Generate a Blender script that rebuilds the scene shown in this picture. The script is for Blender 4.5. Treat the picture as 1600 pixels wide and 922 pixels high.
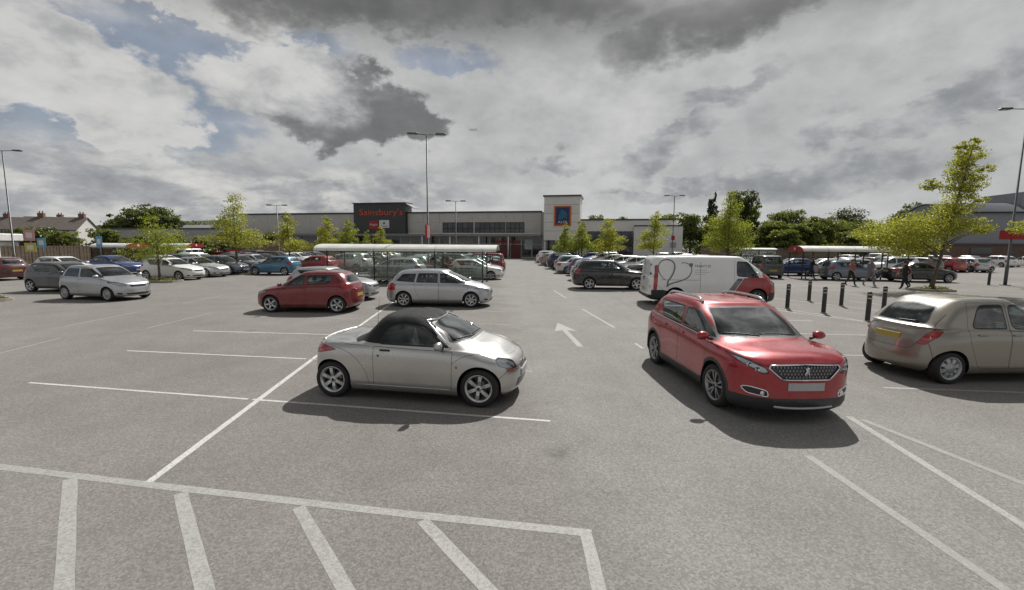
import bpy, bmesh, math, random
import numpy as np
from mathutils import Vector, Matrix

for _o in list(bpy.data.objects):
    bpy.data.objects.remove(_o, do_unlink=True)
scene = bpy.context.scene
COL = scene.collection
R = math.radians
PI = math.pi

# ------------------------------------------------------------------ camera
cam_data = bpy.data.cameras.new("camera")
cam_data.sensor_width = 36.0
cam_data.lens = 700.0 / 1600.0 * 36.0
cam_data.clip_start = 0.05
cam_data.clip_end = 5000.0
cam = bpy.data.objects.new("camera", cam_data)
COL.objects.link(cam)
CAM_H = 2.5
PITCH = math.atan(79.0 / 700.0)
ROLL = R(0.4)
cam.location = (0, 0, CAM_H)
cam.rotation_euler = (Matrix.Rotation(PI / 2 - PITCH, 3, 'X') @ Matrix.Rotation(ROLL, 3, 'Z')).to_euler()
scene.camera = cam

# ------------------------------------------------------------------ light
SUN_EL = R(47.5)
SUN_AZ = R(24.0)            # to the right of straight ahead
sun_dir = Vector((math.sin(SUN_AZ) * math.cos(SUN_EL), math.cos(SUN_AZ) * math.cos(SUN_EL), math.sin(SUN_EL)))
sun_data = bpy.data.lights.new("sun", 'SUN')
sun_data.energy = 5.0
sun_data.angle = R(0.53)
sun_data.color = (1.0, 0.968, 0.92)
sun = bpy.data.objects.new("sun", sun_data)
COL.objects.link(sun)
sun.rotation_euler = sun_dir.to_track_quat('Z', 'Y').to_euler()
sun.location = (0, 0, 60)

vs = scene.view_settings
vs.view_transform = 'Standard'
vs.look = 'None'
vs.exposure = 0.03
vs.gamma = 1.0
vs.use_curve_mapping = False
scene.render.engine = 'CYCLES'
scene.cycles.max_bounces = 8
scene.cycles.transparent_max_bounces = 24
scene.cycles.caustics_reflective = False
scene.cycles.caustics_refractive = False
try:
    scene.cycles.use_denoising = True
except Exception:
    pass


# ------------------------------------------------------------------ node helpers
class NT:
    """tiny helper for node trees: values may be numbers, tuples or sockets"""
    def __init__(self, tree):
        self.t = tree
        self.n = tree.nodes
        self.l = tree.links

    def put(self, sock, v):
        if isinstance(v, bpy.types.NodeSocket):
            self.l.new(v, sock)
        elif v is not None:
            if sock.type == 'RGBA' and not hasattr(v, '__len__'):
                v = (v, v, v, 1)
            if sock.type == 'RGBA' and len(v) == 3:
                v = (*v, 1)
            sock.default_value = v

    def math(self, op, a, b=None, c=None, clamp=False):
        n = self.n.new('ShaderNodeMath'); n.operation = op; n.use_clamp = clamp
        self.put(n.inputs[0], a)
        if b is not None: self.put(n.inputs[1], b)
        if c is not None: self.put(n.inputs[2], c)
        return n.outputs[0]

    def vmath(self, op, a, b=None, out=0):
        n = self.n.new('ShaderNodeVectorMath'); n.operation = op
        self.put(n.inputs[0], a)
        if b is not None:
            self.put(n.inputs['Scale'] if op == 'SCALE' else n.inputs[1], b)
        return n.outputs[out]

    def sep(self, v):
        n = self.n.new('ShaderNodeSeparateXYZ'); self.put(n.inputs[0], v); return n.outputs

    def comb(self, x=0, y=0, z=0):
        n = self.n.new('ShaderNodeCombineXYZ')
        for i, v in enumerate((x, y, z)): self.put(n.inputs[i], v)
        return n.outputs[0]

    def noise(self, vec, scale=5, detail=4, rough=.55, dist=0, col=False, lac=2.0):
        n = self.n.new('ShaderNodeTexNoise')
        if vec is not None: self.put(n.inputs['Vector'], vec)
        n.inputs['Scale'].default_value = scale; n.inputs['Detail'].default_value = detail
        n.inputs['Roughness'].default_value = rough; n.inputs['Distortion'].default_value = dist
        n.inputs['Lacunarity'].default_value = lac
        return n.outputs['Color' if col else 'Fac']

    def voro(self, vec, scale=5, out='Distance', feature='F1'):
        n = self.n.new('ShaderNodeTexVoronoi'); n.feature = feature
        if vec is not None: self.put(n.inputs['Vector'], vec)
        n.inputs['Scale'].default_value = scale
        return n.outputs[out]

    def ramp(self, fac, stops, interp='LINEAR'):
        n = self.n.new('ShaderNodeValToRGB'); n.color_ramp.interpolation = interp
        e = n.color_ramp.elements
        while len(e) < len(stops): e.new(0.5)
        for i, (p, c) in enumerate(stops):
            e[i].position = p
            if not hasattr(c, '__len__'): c = (c, c, c)
            e[i].color = (*c, 1) if len(c) == 3 else c
        self.put(n.inputs[0], fac)
        return n.outputs[0]

    def smooth(self, v, lo, hi, a=0.0, b=1.0):
        n = self.n.new('ShaderNodeMapRange'); n.interpolation_type = 'SMOOTHSTEP'
        self.put(n.inputs[0], v); self.put(n.inputs[1], lo); self.put(n.inputs[2], hi)
        n.inputs[3].default_value = a; n.inputs[4].default_value = b
        return n.outputs[0]

    def mix(self, fac, a, b, mode='MIX'):
        n = self.n.new('ShaderNodeMix'); n.data_type = 'RGBA'; n.blend_type = mode
        self.put(n.inputs[0], fac); self.put(n.inputs[6], a); self.put(n.inputs[7], b)
        return n.outputs[2]

    def bump(self, h, strength=.3, dist=.01):
        n = self.n.new('ShaderNodeBump'); n.inputs['Strength'].default_value = strength
        n.inputs['Distance'].default_value = dist; self.put(n.inputs['Height'], h)
        return n.outputs[0]

    def coord(self, which='Object'):
        n = self.n.new('ShaderNodeTexCoord'); return n.outputs[which]

    def pos(self):
        return self.n.new('ShaderNodeNewGeometry').outputs['Position']

# ------------------------------------------------------------------ sky (broken cloud over a Nishita sky)
world = bpy.data.worlds.new("World")
scene.world = world
world.use_nodes = True
wt = NT(world.node_tree)
world.node_tree.nodes.clear()


def build_sky():
    g = wt
    sky = g.n.new('ShaderNodeTexSky')
    sky.sky_type = 'NISHITA'
    sky.sun_disc = False
    sky.sun_elevation = SUN_EL
    sky.sun_rotation = SUN_AZ
    sky.air_density = 1.0
    sky.dust_density = 1.5
    d = g.coord('Generated')
    x, y, z = g.sep(d)
    az = g.math('ARCTAN2', x, y)
    hyp = g.math('SQRT', g.math('ADD', g.math('MULTIPLY', x, x), g.math('MULTIPLY', y, y)))
    el = g.math('ARCTAN2', z, hyp)
    ez = g.math('ADD', g.math('MAXIMUM', z, 0.0), 0.16)
    flat = g.comb(g.math('DIVIDE', x, ez), g.math('DIVIDE', y, ez), 0.0)     # a cloud deck seen in perspective
    w1 = g.noise(d, 4.2, 4, .58, col=True)
    wx, wy, wz = g.sep(w1)
    w2 = g.noise(g.vmath('MULTIPLY', d, (1, 1, 1.7)), 12.0, 5, .60, col=True)
    vx, vy, vz = g.sep(w2)

    def warp(c, a, b, ka, kb):
        return g.math('ADD', c, g.math('ADD', g.math('MULTIPLY', g.math('SUBTRACT', a, .5), ka),
                                       g.math('MULTIPLY', g.math('SUBTRACT', b, .5), kb)))
    X = warp(az, wx, vx, .22, .20)
    E = warp(el, wy, vy, .10, .13)

    P = g.comb(X, E, 0.0)

    def lumps(lst, P):
        acc = None
        for (x0, e0, rx, ry, tilt) in lst:
            n = g.n.new('ShaderNodeMapping'); n.vector_type = 'TEXTURE'
            g.put(n.inputs['Vector'], P)
            n.inputs['Location'].default_value = (x0, e0, 0); n.inputs['Rotation'].default_value = (0, 0, math.atan(tilt))
            n.inputs['Scale'].default_value = (rx, ry, 1)
            v = g.n.new('ShaderNodeVectorMath'); v.operation = 'DOT_PRODUCT'
            g.put(v.inputs[0], n.outputs[0]); g.put(v.inputs[1], n.outputs[0])
            f = v.outputs['Value']
            acc = f if acc is None else g.math('MINIMUM', acc, f)
        return g.math('SUBTRACT', 1.0, acc)

    # thin bright veil with blue gaps
    deck = g.noise(flat, 1.15, 5, .6)
    gapf = lumps([(-.64, .275, .12, .11, -.2), (-.46, .362, .12, .035, 0), (-.84, .185, .17, .045, 0), (-.60, .175, .10, .03, .1),
                  (-.80, .40, .16, .035, 0), (-.12, .372, .10, .022, 0), (-1.7, .3, .5, .12, 0), (2.4, .3, .6, .15, 0)], P)
    gap = g.smooth(gapf, -.8, .8)
    veil = g.ramp(wz, [(.25, (.43, .44, .442)), (.5, (.49, .495, .495)), (.75, (.55, .552, .55))])
    hor = g.smooth(el, .02, .16, 1.0, 0.0)
    veil = g.mix(g.math('MULTIPLY', hor, .5), veil, (.60, .61, .61))
    blue = g.mix(.7, g.vmath('SCALE', sky.outputs[0], .085), (.27, .298, .345))
    c = g.mix(gap, veil, blue)

    # ragged grey deck clouds spread everywhere
    dm = g.smooth(deck, .44, .78)
    dm = g.math('MULTIPLY', dm, g.smooth(el, .02, .10))
    dm = g.math('MULTIPLY', dm, g.math('SUBTRACT', 1.0, g.math('MULTIPLY', gap, .55)))
    c = g.mix(g.math('MULTIPLY', dm, .55), c, (.36, .37, .38))

    # low bright banks near the horizon on the left
    bank = g.noise(g.vmath('MULTIPLY', d, (1, 1, 2.6)), 9.0, 5, .62)
    lowm = g.math('MULTIPLY', g.smooth(el, .20, .10), g.smooth(el, .0, .03))
    lowm = g.math('MULTIPLY', lowm, g.smooth(az, .05, -.25))
    bankc = g.ramp(bank, [(.30, (.24, .255, .28)), (.46, (.36, .37, .385)), (.54, (.50, .50, .49)), (.66, (.64, .63, .61))])
    c = g.mix(g.math('MULTIPLY', lowm, .9), c, bankc)

    # sunlit cumulus: white heads to the upper left, grey bellies
    cum = [(-.38, .275, .22, .082, -.08), (-.48, .318, .12, .068, 0), (-.26, .248, .14, .048, 0),
           (-.80, .265, .20, .085, -.15), (-.70, .19, .11, .045, -.2), (-.95, .33, .2, .08, 0), (-.62, .40, .16, .035, 0),
           (2.2, .3, .4, .1, 0), (-2.3, .28, .5, .12, 0)]
    f0 = lumps(cum, P)
    cm = g.smooth(f0, -.14, .26)
    lightf = lumps([(-.53, .338, .16, .078, -.2), (-.72, .20, .20, .08, -.1), (-.86, .27, .30, .13, -.2), (2.0, .35, .4, .1, 0), (-2.4, .33, .5, .12, 0)], P)
    puff = vz
    sh = g.math('ADD', g.smooth(lightf, -1.9, .9), g.math('MULTIPLY', g.math('SUBTRACT', puff, .5), 1.0))
    edge = g.smooth(f0, .5, .0)
    sh = g.math('ADD', sh, g.math('MULTIPLY', edge, .16))
    cumc = g.ramp(sh, [(.04, (.175, .177, .18)), (.30, (.235, .238, .245)), (.52, (.335, .34, .35)), (.74, (.44, .443, .448)), (1.0, (.565, .563, .558))])
    c = g.mix(cm, c, cumc)

    # darker flat streaks to the right
    st = [(.63, .120, .16, .026, .10), (.47, .128, .16, .018, .02), (.376, .245, .06, .018, .30), (.595, .188, .05, .026, .25),
          (.72, .208, .08, .018, .22), (.285, .185, .075, .030, .35), (.06, .163, .085, .017, .05), (.84, .245, .05, .03, .1),
          (.30, .118, .10, .015, .08), (-.392, .106, .065, .018, .1), (-.238, .118, .06, .012, 0), (.45, .30, .07, .02, .2),
          (1.3, .2, .3, .03, .05), (-1.4, .18, .3, .03, .05)]
    fs = lumps(st, P)
    sm = g.smooth(fs, -.9, 1.1)
    stc = g.mix(g.smooth(puff, .35, .7), (.26, .275, .295), (.40, .41, .42))
    c = g.mix(g.math('MULTIPLY', sm, .85), c, stc)

    # the dark cloud sheet overhead
    top = lumps([(-.40, .445, .40, .055, 0), (.43, .432, .27, .058, .10), (.05, .50, .6, .07, 0)], P)
    tm = g.smooth(top, -.8, .9)
    over = g.smooth(el, .335, .475)
    tm = g.math('MAXIMUM', tm, over)
    topc = g.ramp(wz, [(.3, (.085, .086, .088)), (.7, (.165, .165, .166))])
    topc = g.mix(g.smooth(el, .50, .72), topc, g.ramp(deck, [(.34, (.10, .125, .17)), (.46, (.18, .19, .20)), (.53, (.40, .40, .40)), (.63, (.70, .69, .67))]))
    c = g.mix(g.math('MULTIPLY', tm, .92), c, topc)

    c = g.mix(1.0, c, g.ramp(vz, [(.28, (.84, .845, .85)), (.5, (1.0, 1.0, 1.0)), (.72, (1.13, 1.125, 1.12))]), 'MULTIPLY')
    # thin cloud lit from behind around the sun, above the picture
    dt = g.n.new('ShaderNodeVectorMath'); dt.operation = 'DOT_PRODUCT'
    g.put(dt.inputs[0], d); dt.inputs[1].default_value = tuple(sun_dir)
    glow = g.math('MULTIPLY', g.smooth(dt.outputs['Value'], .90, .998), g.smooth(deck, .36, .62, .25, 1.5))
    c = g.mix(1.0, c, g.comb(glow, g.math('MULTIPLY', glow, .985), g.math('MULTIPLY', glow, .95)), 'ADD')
    # below the horizon: dull ground tone
    c = g.mix(g.smooth(z, -.01, -.06), c, (.16, .155, .145))
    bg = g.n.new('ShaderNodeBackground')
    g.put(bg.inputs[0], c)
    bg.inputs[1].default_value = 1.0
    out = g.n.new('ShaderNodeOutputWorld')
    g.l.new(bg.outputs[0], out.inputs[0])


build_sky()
try:
    world.cycles.sampling_method = 'MANUAL'
    world.cycles.sample_map_resolution = 512
except Exception:
    pass

# ------------------------------------------------------------------ materials
MATS = {}


def base_mat(name):
    m = bpy.data.materials.new(name)
    m.use_nodes = True
    m.node_tree.nodes.clear()
    g = NT(m.node_tree)
    out = g.n.new('ShaderNodeOutputMaterial')
    b = g.n.new('ShaderNodeBsdfPrincipled')
    g.l.new(b.outputs[0], out.inputs[0])
    MATS[name] = m
    return m, g, b, out


def simple(name, col, rough=.6, metal=0.0, var=.12, scale=6.0, bump=0.0, bscale=60.0, spec=.5, coat=0.0):
    """plain surface with a little blotchy wear so that it is never one flat tone"""
    if name in MATS: return MATS[name]
    m, g, b, out = base_mat(name)
    p = g.coord('Object')
    n = g.noise(p, scale, 5, .6)
    lo = tuple(max(0, c * (1 - var)) for c in col); hi = tuple(min(1, c * (1 + var)) for c in col)
    g.put(b.inputs['Base Color'], g.ramp(n, [(.3, lo), (.7, hi)]))
    g.put(b.inputs['Roughness'], g.smooth(n, .2, .8, max(.02, rough * .85), min(1, rough * 1.12)))
    b.inputs['Metallic'].default_value = metal
    b.inputs['Specular IOR Level'].default_value = spec
    b.inputs['Coat Weight'].default_value = coat
    if bump > 0:
        g.put(b.inputs['Normal'], g.bump(g.noise(p, bscale, 3, .6), bump, .01))
    return m


def paint(name, col, metal=.35, rough=.34):
    """car paint: clear coat over flakes, dulled by dust and by road dirt along the sills"""
    key = 'paint_' + name
    if key in MATS: return MATS[key]
    m, g, b, out = base_mat(key)
    p = g.coord('Object')
    dust = g.noise(p, 3.0, 6, .6)
    zz = g.sep(p)[2]
    c = g.mix(g.math('MULTIPLY', g.smooth(dust, .35, .8), .10), col, (.30, .28, .25))
    low = g.math('MULTIPLY', g.smooth(zz, .50, .16), g.smooth(dust, .3, .65, .06, .42))
    c = g.mix(low, c, (.16, .145, .125))
    g.put(b.inputs['Base Color'], c)
    b.inputs['Metallic'].default_value = metal
    g.put(b.inputs['Roughness'], g.math('MULTIPLY_ADD', low, .4, g.smooth(dust, .2, .8, rough * .9, rough * 1.2)))
    b.inputs['Coat Weight'].default_value = .85
    b.inputs['Coat Roughness'].default_value = .045
    return m


def glass(name, tint=(.46, .53, .52), refl=1.0, rough=.0):
    if name in MATS: return MATS[name]
    m = bpy.data.materials.new(name); m.use_nodes = True
    m.node_tree.nodes.clear(); g = NT(m.node_tree)
    out = g.n.new('ShaderNodeOutputMaterial')
    tr = g.n.new('ShaderNodeBsdfTransparent'); tr.inputs[0].default_value = (*tint, 1)
    gl = g.n.new('ShaderNodeBsdfGlossy'); gl.inputs['Roughness'].default_value = rough
    gl.inputs[0].default_value = (.95, .97, .97, 1)
    fr = g.n.new('ShaderNodeFresnel'); fr.inputs[0].default_value = 1.52
    mx = g.n.new('ShaderNodeMixShader')
    p = g.coord('Object')
    dirt = g.smooth(g.noise(p, 4, 6, .6), .35, .8, .0, .05)
    g.put(mx.inputs[0], g.math('ADD', g.math('MULTIPLY', fr.outputs[0], refl * 1.5), dirt, clamp=True))
    g.l.new(tr.outputs[0], mx.inputs[1]); g.l.new(gl.outputs[0], mx.inputs[2])
    g.l.new(mx.outputs[0], out.inputs[0])
    MATS[name] = m
    return m


M_GLASS = glass('car_glass', (.56, .66, .64))
M_CLEAR = glass('clear_lens', (.90, .92, .94), .6)
M_REDLENS = simple('red_lens', (.36, .012, .016), .12, 0, .15, 20, coat=1.0)
M_REDPALE = simple('pale_lens', (.62, .42, .42), .12, 0, .2, 20, coat=1.0)
M_AMBER = simple('amber_lens', (.62, .16, .02), .15, 0, .1, 20, coat=1.0)
M_CHROME = simple('chrome', (.80, .81, .82), .10, 1.0, .03, 8)
M_REFLECT = simple('lamp_reflector', (.80, .82, .86), .25, .25, .25, 30)
M_LAMPDARK = simple('lamp_dark', (.05, .052, .06), .25, .3, .3, 25)
M_SEAL = simple('rubber_seal', (.014, .014, .015), .55, 0, .2, 10)
M_TRIM = simple('black_trim', (.028, .028, .03), .52, 0, .2, 12, .15, 300)
M_TYRE = simple('tyre_rubber', (.022, .021, .021), .82, 0, .3, 14, .3, 120)
M_ALLOY = simple('alloy', (.56, .57, .58), .30, .85, .1, 9)
M_ALLOYDULL = simple('wheel_trim_silver', (.42, .43, .44), .42, .5, .12, 9)
M_ALLOYDARK = simple('alloy_dark', (.20, .20, .21), .32, .85, .15, 9)
M_WELL = simple('underbody_black', (.010, .010, .011), .95, 0, .3, 6)
M_CABIN = simple('cabin_fabric', (.065, .066, .07), .92, 0, .25, 18, .2, 200)
M_CABINPALE = simple('cabin_grey', (.13, .13, .135), .9, 0, .2, 18)
M_SOFTTOP = simple('soft_top_cloth', (.020, .020, .022), .86, 0, .35, 9, .35, 420, spec=.3)
M_PLATEY = simple('plate_yellow', (.44, .33, .06), .45, 0, .08, 12)
M_PLATEW = simple('plate_white', (.42, .41, .41), .45, 0, .08, 12)
M_MIRROR = simple('mirror_glass', (.75, .77, .8), .03, 1.0, .02, 5)
M_ALLOYMID = simple('alloy_mid', (.30, .30, .31), .30, .85, .12, 9)

# ------------------------------------------------------------------ geometry helpers
class G:
    """collects shapes, then links them as ONE mesh object (or returns the mesh)"""
    def __init__(self):
        self.v = []; self.f = []; self.m = []; self.sm = []

    def add(self, verts, faces, mi=0, smooth=False):
        o = len(self.v)
        self.v += [tuple(p) for p in verts]
        self.f += [tuple(i + o for i in f) for f in faces]
        self.m += [mi] * len(faces); self.sm += [smooth] * len(faces)
        return self

    def box(self, c, s, mi=0, rz=0.0, M=None, bev=0.0):
        x, y, z = s[0] / 2, s[1] / 2, s[2] / 2
        if bev > 0:
            b = min(bev, x * .9, y * .9, z * .9)
            vs_, fs = [], []
            pts = []
            for sx in (-1, 1):
                for sy in (-1, 1):
                    for sz in (-1, 1):
                        pts += [(sx * (x - b), sy * (y - b), sz * z), (sx * (x - b), sy * y, sz * (z - b)), (sx * x, sy * (y - b), sz * (z - b))]
            bm = bmesh.new()
            for p in pts: bm.verts.new(p)
            bmesh.ops.convex_hull(bm, input=bm.verts)
            bmesh.ops.dissolve_limit(bm, angle_limit=.01, verts=bm.verts, edges=bm.edges)
            bm.verts.index_update()
            vs_ = [tuple(v.co) for v in bm.verts]; fs = [tuple(v.index for v in f.verts) for f in bm.faces]
            bm.free()
        else:
            vs_ = [(a * x, b_ * y, c_ * z) for a in (-1, 1) for b_ in (-1, 1) for c_ in (-1, 1)]
            fs = [(0, 1, 3, 2), (4, 6, 7, 5), (0, 4, 5, 1), (2, 3, 7, 6), (0, 2, 6, 4), (1, 5, 7, 3)]
        if M is None: M = Matrix.Rotation(rz, 3, 'Z')
        return self.add([M @ Vector(p) + Vector(c) for p in vs_], fs, mi)

    def tube(self, path, r, n=8, mi=0, cap=True, smooth=True):
        path = [Vector(p) for p in path]
        rr = r if hasattr(r, '__len__') else [r] * len(path)
        vs_, fs = [], []
        up = Vector((0, 0, 1))
        pu = None
        for i, p in enumerate(path):
            t = (path[min(i + 1, len(path) - 1)] - path[max(i - 1, 0)])
            t = t.normalized() if t.length > 1e-9 else Vector((0, 0, 1))
            if pu is None:
                a = t.cross(up)
                if a.length < 1e-3: a = t.cross(Vector((1, 0, 0)))
                u = a.normalized()
            else:
                u = (pu - t * pu.dot(t)).normalized()
            pu = u; w = t.cross(u)
            for k in range(n):
                an = 2 * PI * k / n
                vs_.append(p + (u * math.cos(an) + w * math.sin(an)) * rr[i])
        for i in range(len(path) - 1):
            for k in range(n):
                k2 = (k + 1) % n
                fs.append((i * n + k, i * n + k2, (i + 1) * n + k2, (i + 1) * n + k))
        self.add(vs_, fs, mi, smooth)
        if cap:
            o = len(self.v) - len(vs_)
            self.f += [tuple(o + k for k in reversed(range(n))), tuple(o + (len(path) - 1) * n + k for k in range(n))]
            self.m += [mi, mi]; self.sm += [False, False]
        return self

    def lathe(self, prof, n=24, axis='Z', c=(0, 0, 0), mi=0, smooth=True, close=False):
        vs_, fs = [], []
        for (r, h) in prof:
            for k in range(n):
                a = 2 * PI * k / n
                if axis == 'Z': vs_.append((c[0] + r * math.cos(a), c[1] + r * math.sin(a), c[2] + h))
                elif axis == 'Y': vs_.append((c[0] + r * math.cos(a), c[1] + h, c[2] - r * math.sin(a)))
                else: vs_.append((c[0] + h, c[1] + r * math.cos(a), c[2] + r * math.sin(a)))
        m = len(prof)
        for i in range(m if close else m - 1):
            i2 = (i + 1) % m
            for k in range(n):
                k2 = (k + 1) % n
                fs.append((i * n + k, i * n + k2, i2 * n + k2, i2 * n + k))
        return self.add(vs_, fs, mi, smooth)

    def prism(self, poly, a, b, axis='Y', mi=0, smooth=False):
        """extrude a 2D outline between a and b along an axis (Y: poly in x,z; Z: in x,y; X: in y,z)"""
        def P(p, h):
            if axis == 'Y': return (p[0], h, p[1])
            if axis == 'Z': return (p[0], p[1], h)
            return (h, p[0], p[1])
        n = len(poly)
        vs_ = [P(p, a) for p in poly] + [P(p, b) for p in poly]
        fs = [tuple(range(n)), tuple(reversed(range(n, 2 * n)))]
        fs += [(i, i + n, (i + 1) % n + n, (i + 1) % n) for i in range(n)]
        return self.add(vs_, fs, mi, smooth)

    def ball(self, c, r, mi=0, nu=12, nv=8, M=None):
        r = r if hasattr(r, '__len__') else (r, r, r)
        vs_, fs = [], []
        for i in range(nv + 1):
            t = PI * i / nv
            for k in range(nu):
                a = 2 * PI * k / nu
                p = Vector((r[0] * math.sin(t) * math.cos(a), r[1] * math.sin(t) * math.sin(a), r[2] * math.cos(t)))
                if M is not None: p = M @ p
                vs_.append(p + Vector(c))
        for i in range(nv):
            for k in range(nu):
                k2 = (k + 1) % nu
                fs.append((i * nu + k, (i + 1) * nu + k, (i + 1) * nu + k2, i * nu + k2))
        return self.add(vs_, fs, mi, True)

    def mesh(self, name, mats):
        me = bpy.data.meshes.new(name)
        me.from_pydata(self.v, [], self.f)
        if not isinstance(mats, (list, tuple)): mats = [mats]
        for m in mats: me.materials.append(m)
        me.polygons.foreach_set('material_index', self.m)
        me.polygons.foreach_set('use_smooth', self.sm)
        bm = bmesh.new(); bm.from_mesh(me)
        bmesh.ops.remove_doubles(bm, verts=bm.verts, dist=1e-5)
        bmesh.ops.recalc_face_normals(bm, faces=bm.faces)
        bm.to_mesh(me); bm.free()
        me.update()
        return me

    def build(self, name, mats, parent=None):
        return link(name, self.mesh(name, mats), parent)


def link(name, data, parent=None, loc=None, rot=None):
    o = bpy.data.objects.new(name, data)
    COL.objects.link(o)
    if parent is not None: o.parent = parent
    if loc is not None: o.location = loc
    if rot is not None: o.rotation_euler = rot
    return o


def tag(o, label=None, cat=None, group=None, kind=None):
    if label: o['label'] = label
    if cat: o['category'] = cat
    if group: o['group'] = group
    if kind: o['kind'] = kind
    return o


def empty(name, loc=(0, 0, 0), rz=0.0):
    o = link(name, None, None, loc, (0, 0, rz))
    o.empty_display_size = .3
    return o


def pchip(pts):
    xs = np.array([p[0] for p in pts], float); ys = np.array([p[1] for p in pts], float)
    o = np.argsort(xs); xs = xs[o]; ys = ys[o]
    if len(xs) == 1: return lambda x: np.full_like(np.asarray(x, float), ys[0])
    h = np.diff(xs); dl = np.diff(ys) / h
    m = np.zeros_like(xs)
    for i in range(1, len(xs) - 1):
        if dl[i - 1] * dl[i] > 0:
            w1 = 2 * h[i] + h[i - 1]; w2 = h[i] + 2 * h[i - 1]
            m[i] = (w1 + w2) / (w1 / dl[i - 1] + w2 / dl[i])
    m[0] = dl[0]; m[-1] = dl[-1]

    def f(x):
        x = np.clip(np.asarray(x, float), xs[0], xs[-1])
        i = np.clip(np.searchsorted(xs, x) - 1, 0, len(h) - 1)
        t = (x - xs[i]) / h[i]
        return ((1 + 2 * t) * (1 - t) ** 2 * ys[i] + t * (1 - t) ** 2 * h[i] * m[i]
                + t * t * (3 - 2 * t) * ys[i + 1] + t * t * (t - 1) * h[i] * m[i + 1])
    return f


def rounded(poly, r=.03, n=3):
    """round the corners of a convex outline; r may be one number or one per corner"""
    out = []
    k = len(poly)
    rs = list(r) if hasattr(r, '__len__') else [r] * k
    rs = rs[:-1] + [rs[-2]] * (k - len(rs)) + rs[-1:] if len(rs) < k else rs
    for i in range(k):
        p = Vector(poly[i]); a = Vector(poly[i - 1]); b = Vector(poly[(i + 1) % k])
        da = (a - p); db = (b - p)
        rr = min(rs[i], da.length * .45, db.length * .45)
        if rr < 1e-4:
            out.append(tuple(p)); continue
        p0 = p + da.normalized() * rr; p1 = p + db.normalized() * rr
        for j in range(n + 1):
            t = j / n
            q = p0 * (1 - t) ** 2 + p * 2 * t * (1 - t) + p1 * t * t
            out.append(tuple(q))
    return out


def shrink(poly, d):
    """move every edge of a convex outline inwards by d"""
    k = len(poly)
    area = sum(poly[i][0] * poly[(i + 1) % k][1] - poly[(i + 1) % k][0] * poly[i][1] for i in range(k))
    s = 1 if area > 0 else -1
    lines = []
    for i in range(k):
        p = Vector(poly[i]); q = Vector(poly[(i + 1) % k])
        e = (q - p)
        if e.length < 1e-6: continue
        e.normalize(); n = Vector((-e.y, e.x)) * s
        lines.append((p + n * d, e))
    out = []
    for i in range(len(lines)):
        p, e = lines[i - 1]; q, f = lines[i]
        den = e.x * f.y - e.y * f.x
        if abs(den) < 1e-4:
            out.append(tuple(q)); continue
        t = ((q.x - p.x) * f.y - (q.y - p.y) * f.x) / den
        out.append(tuple(p + e * t))
    return out

# ------------------------------------------------------------------ cars: lofted shell, panels and glass cut out of it
AX = {'S': (0, 2), 'F': (1, 2), 'T': (0, 1)}


def halfplanes(poly, d=0.0):
    k = len(poly)
    area = sum(poly[i][0] * poly[(i + 1) % k][1] - poly[(i + 1) % k][0] * poly[i][1] for i in range(k))
    s = 1 if area > 0 else -1
    out = []
    for i in range(k):
        p = Vector(poly[i]); q = Vector(poly[(i + 1) % k]); e = q - p
        if e.length < 1e-6: continue
        e.normalize(); n = Vector((-e.y, e.x)) * s
        out.append((p.x + n.x * d, p.y + n.y * d, n.x, n.y))
    return out


def carve(bm, view, hps, cands):
    a, b = AX[view]
    faces = cands
    for (px, py, nx, ny) in hps:
        cut, keep, drop = [], [], []
        for f in faces:
            lo = 1e9; hi = -1e9
            for v in f.verts:
                d = (v.co[a] - px) * nx + (v.co[b] - py) * ny
                if d < lo: lo = d
                if d > hi: hi = d
            if hi < 1e-5: continue            # wholly outside: never touched again
            if lo > -1e-5: keep.append(f)
            else: cut.append(f)
        if cut:
            co = [0, 0, 0]; no = [0, 0, 0]
            co[a] = px; co[b] = py; no[a] = nx; no[b] = ny
            geom = set(cut)
            for f in cut:
                geom.update(f.edges); geom.update(f.verts)
            r = bmesh.ops.bisect_plane(bm, geom=list(geom), dist=1e-6, plane_co=co, plane_no=no)
            for e in r['geom']:
                if isinstance(e, bmesh.types.BMFace) and e.is_valid:
                    c = e.calc_center_median()
                    if (c[a] - px) * nx + (c[b] - py) * ny > 0: keep.append(e)
        faces = keep
    return faces


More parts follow.
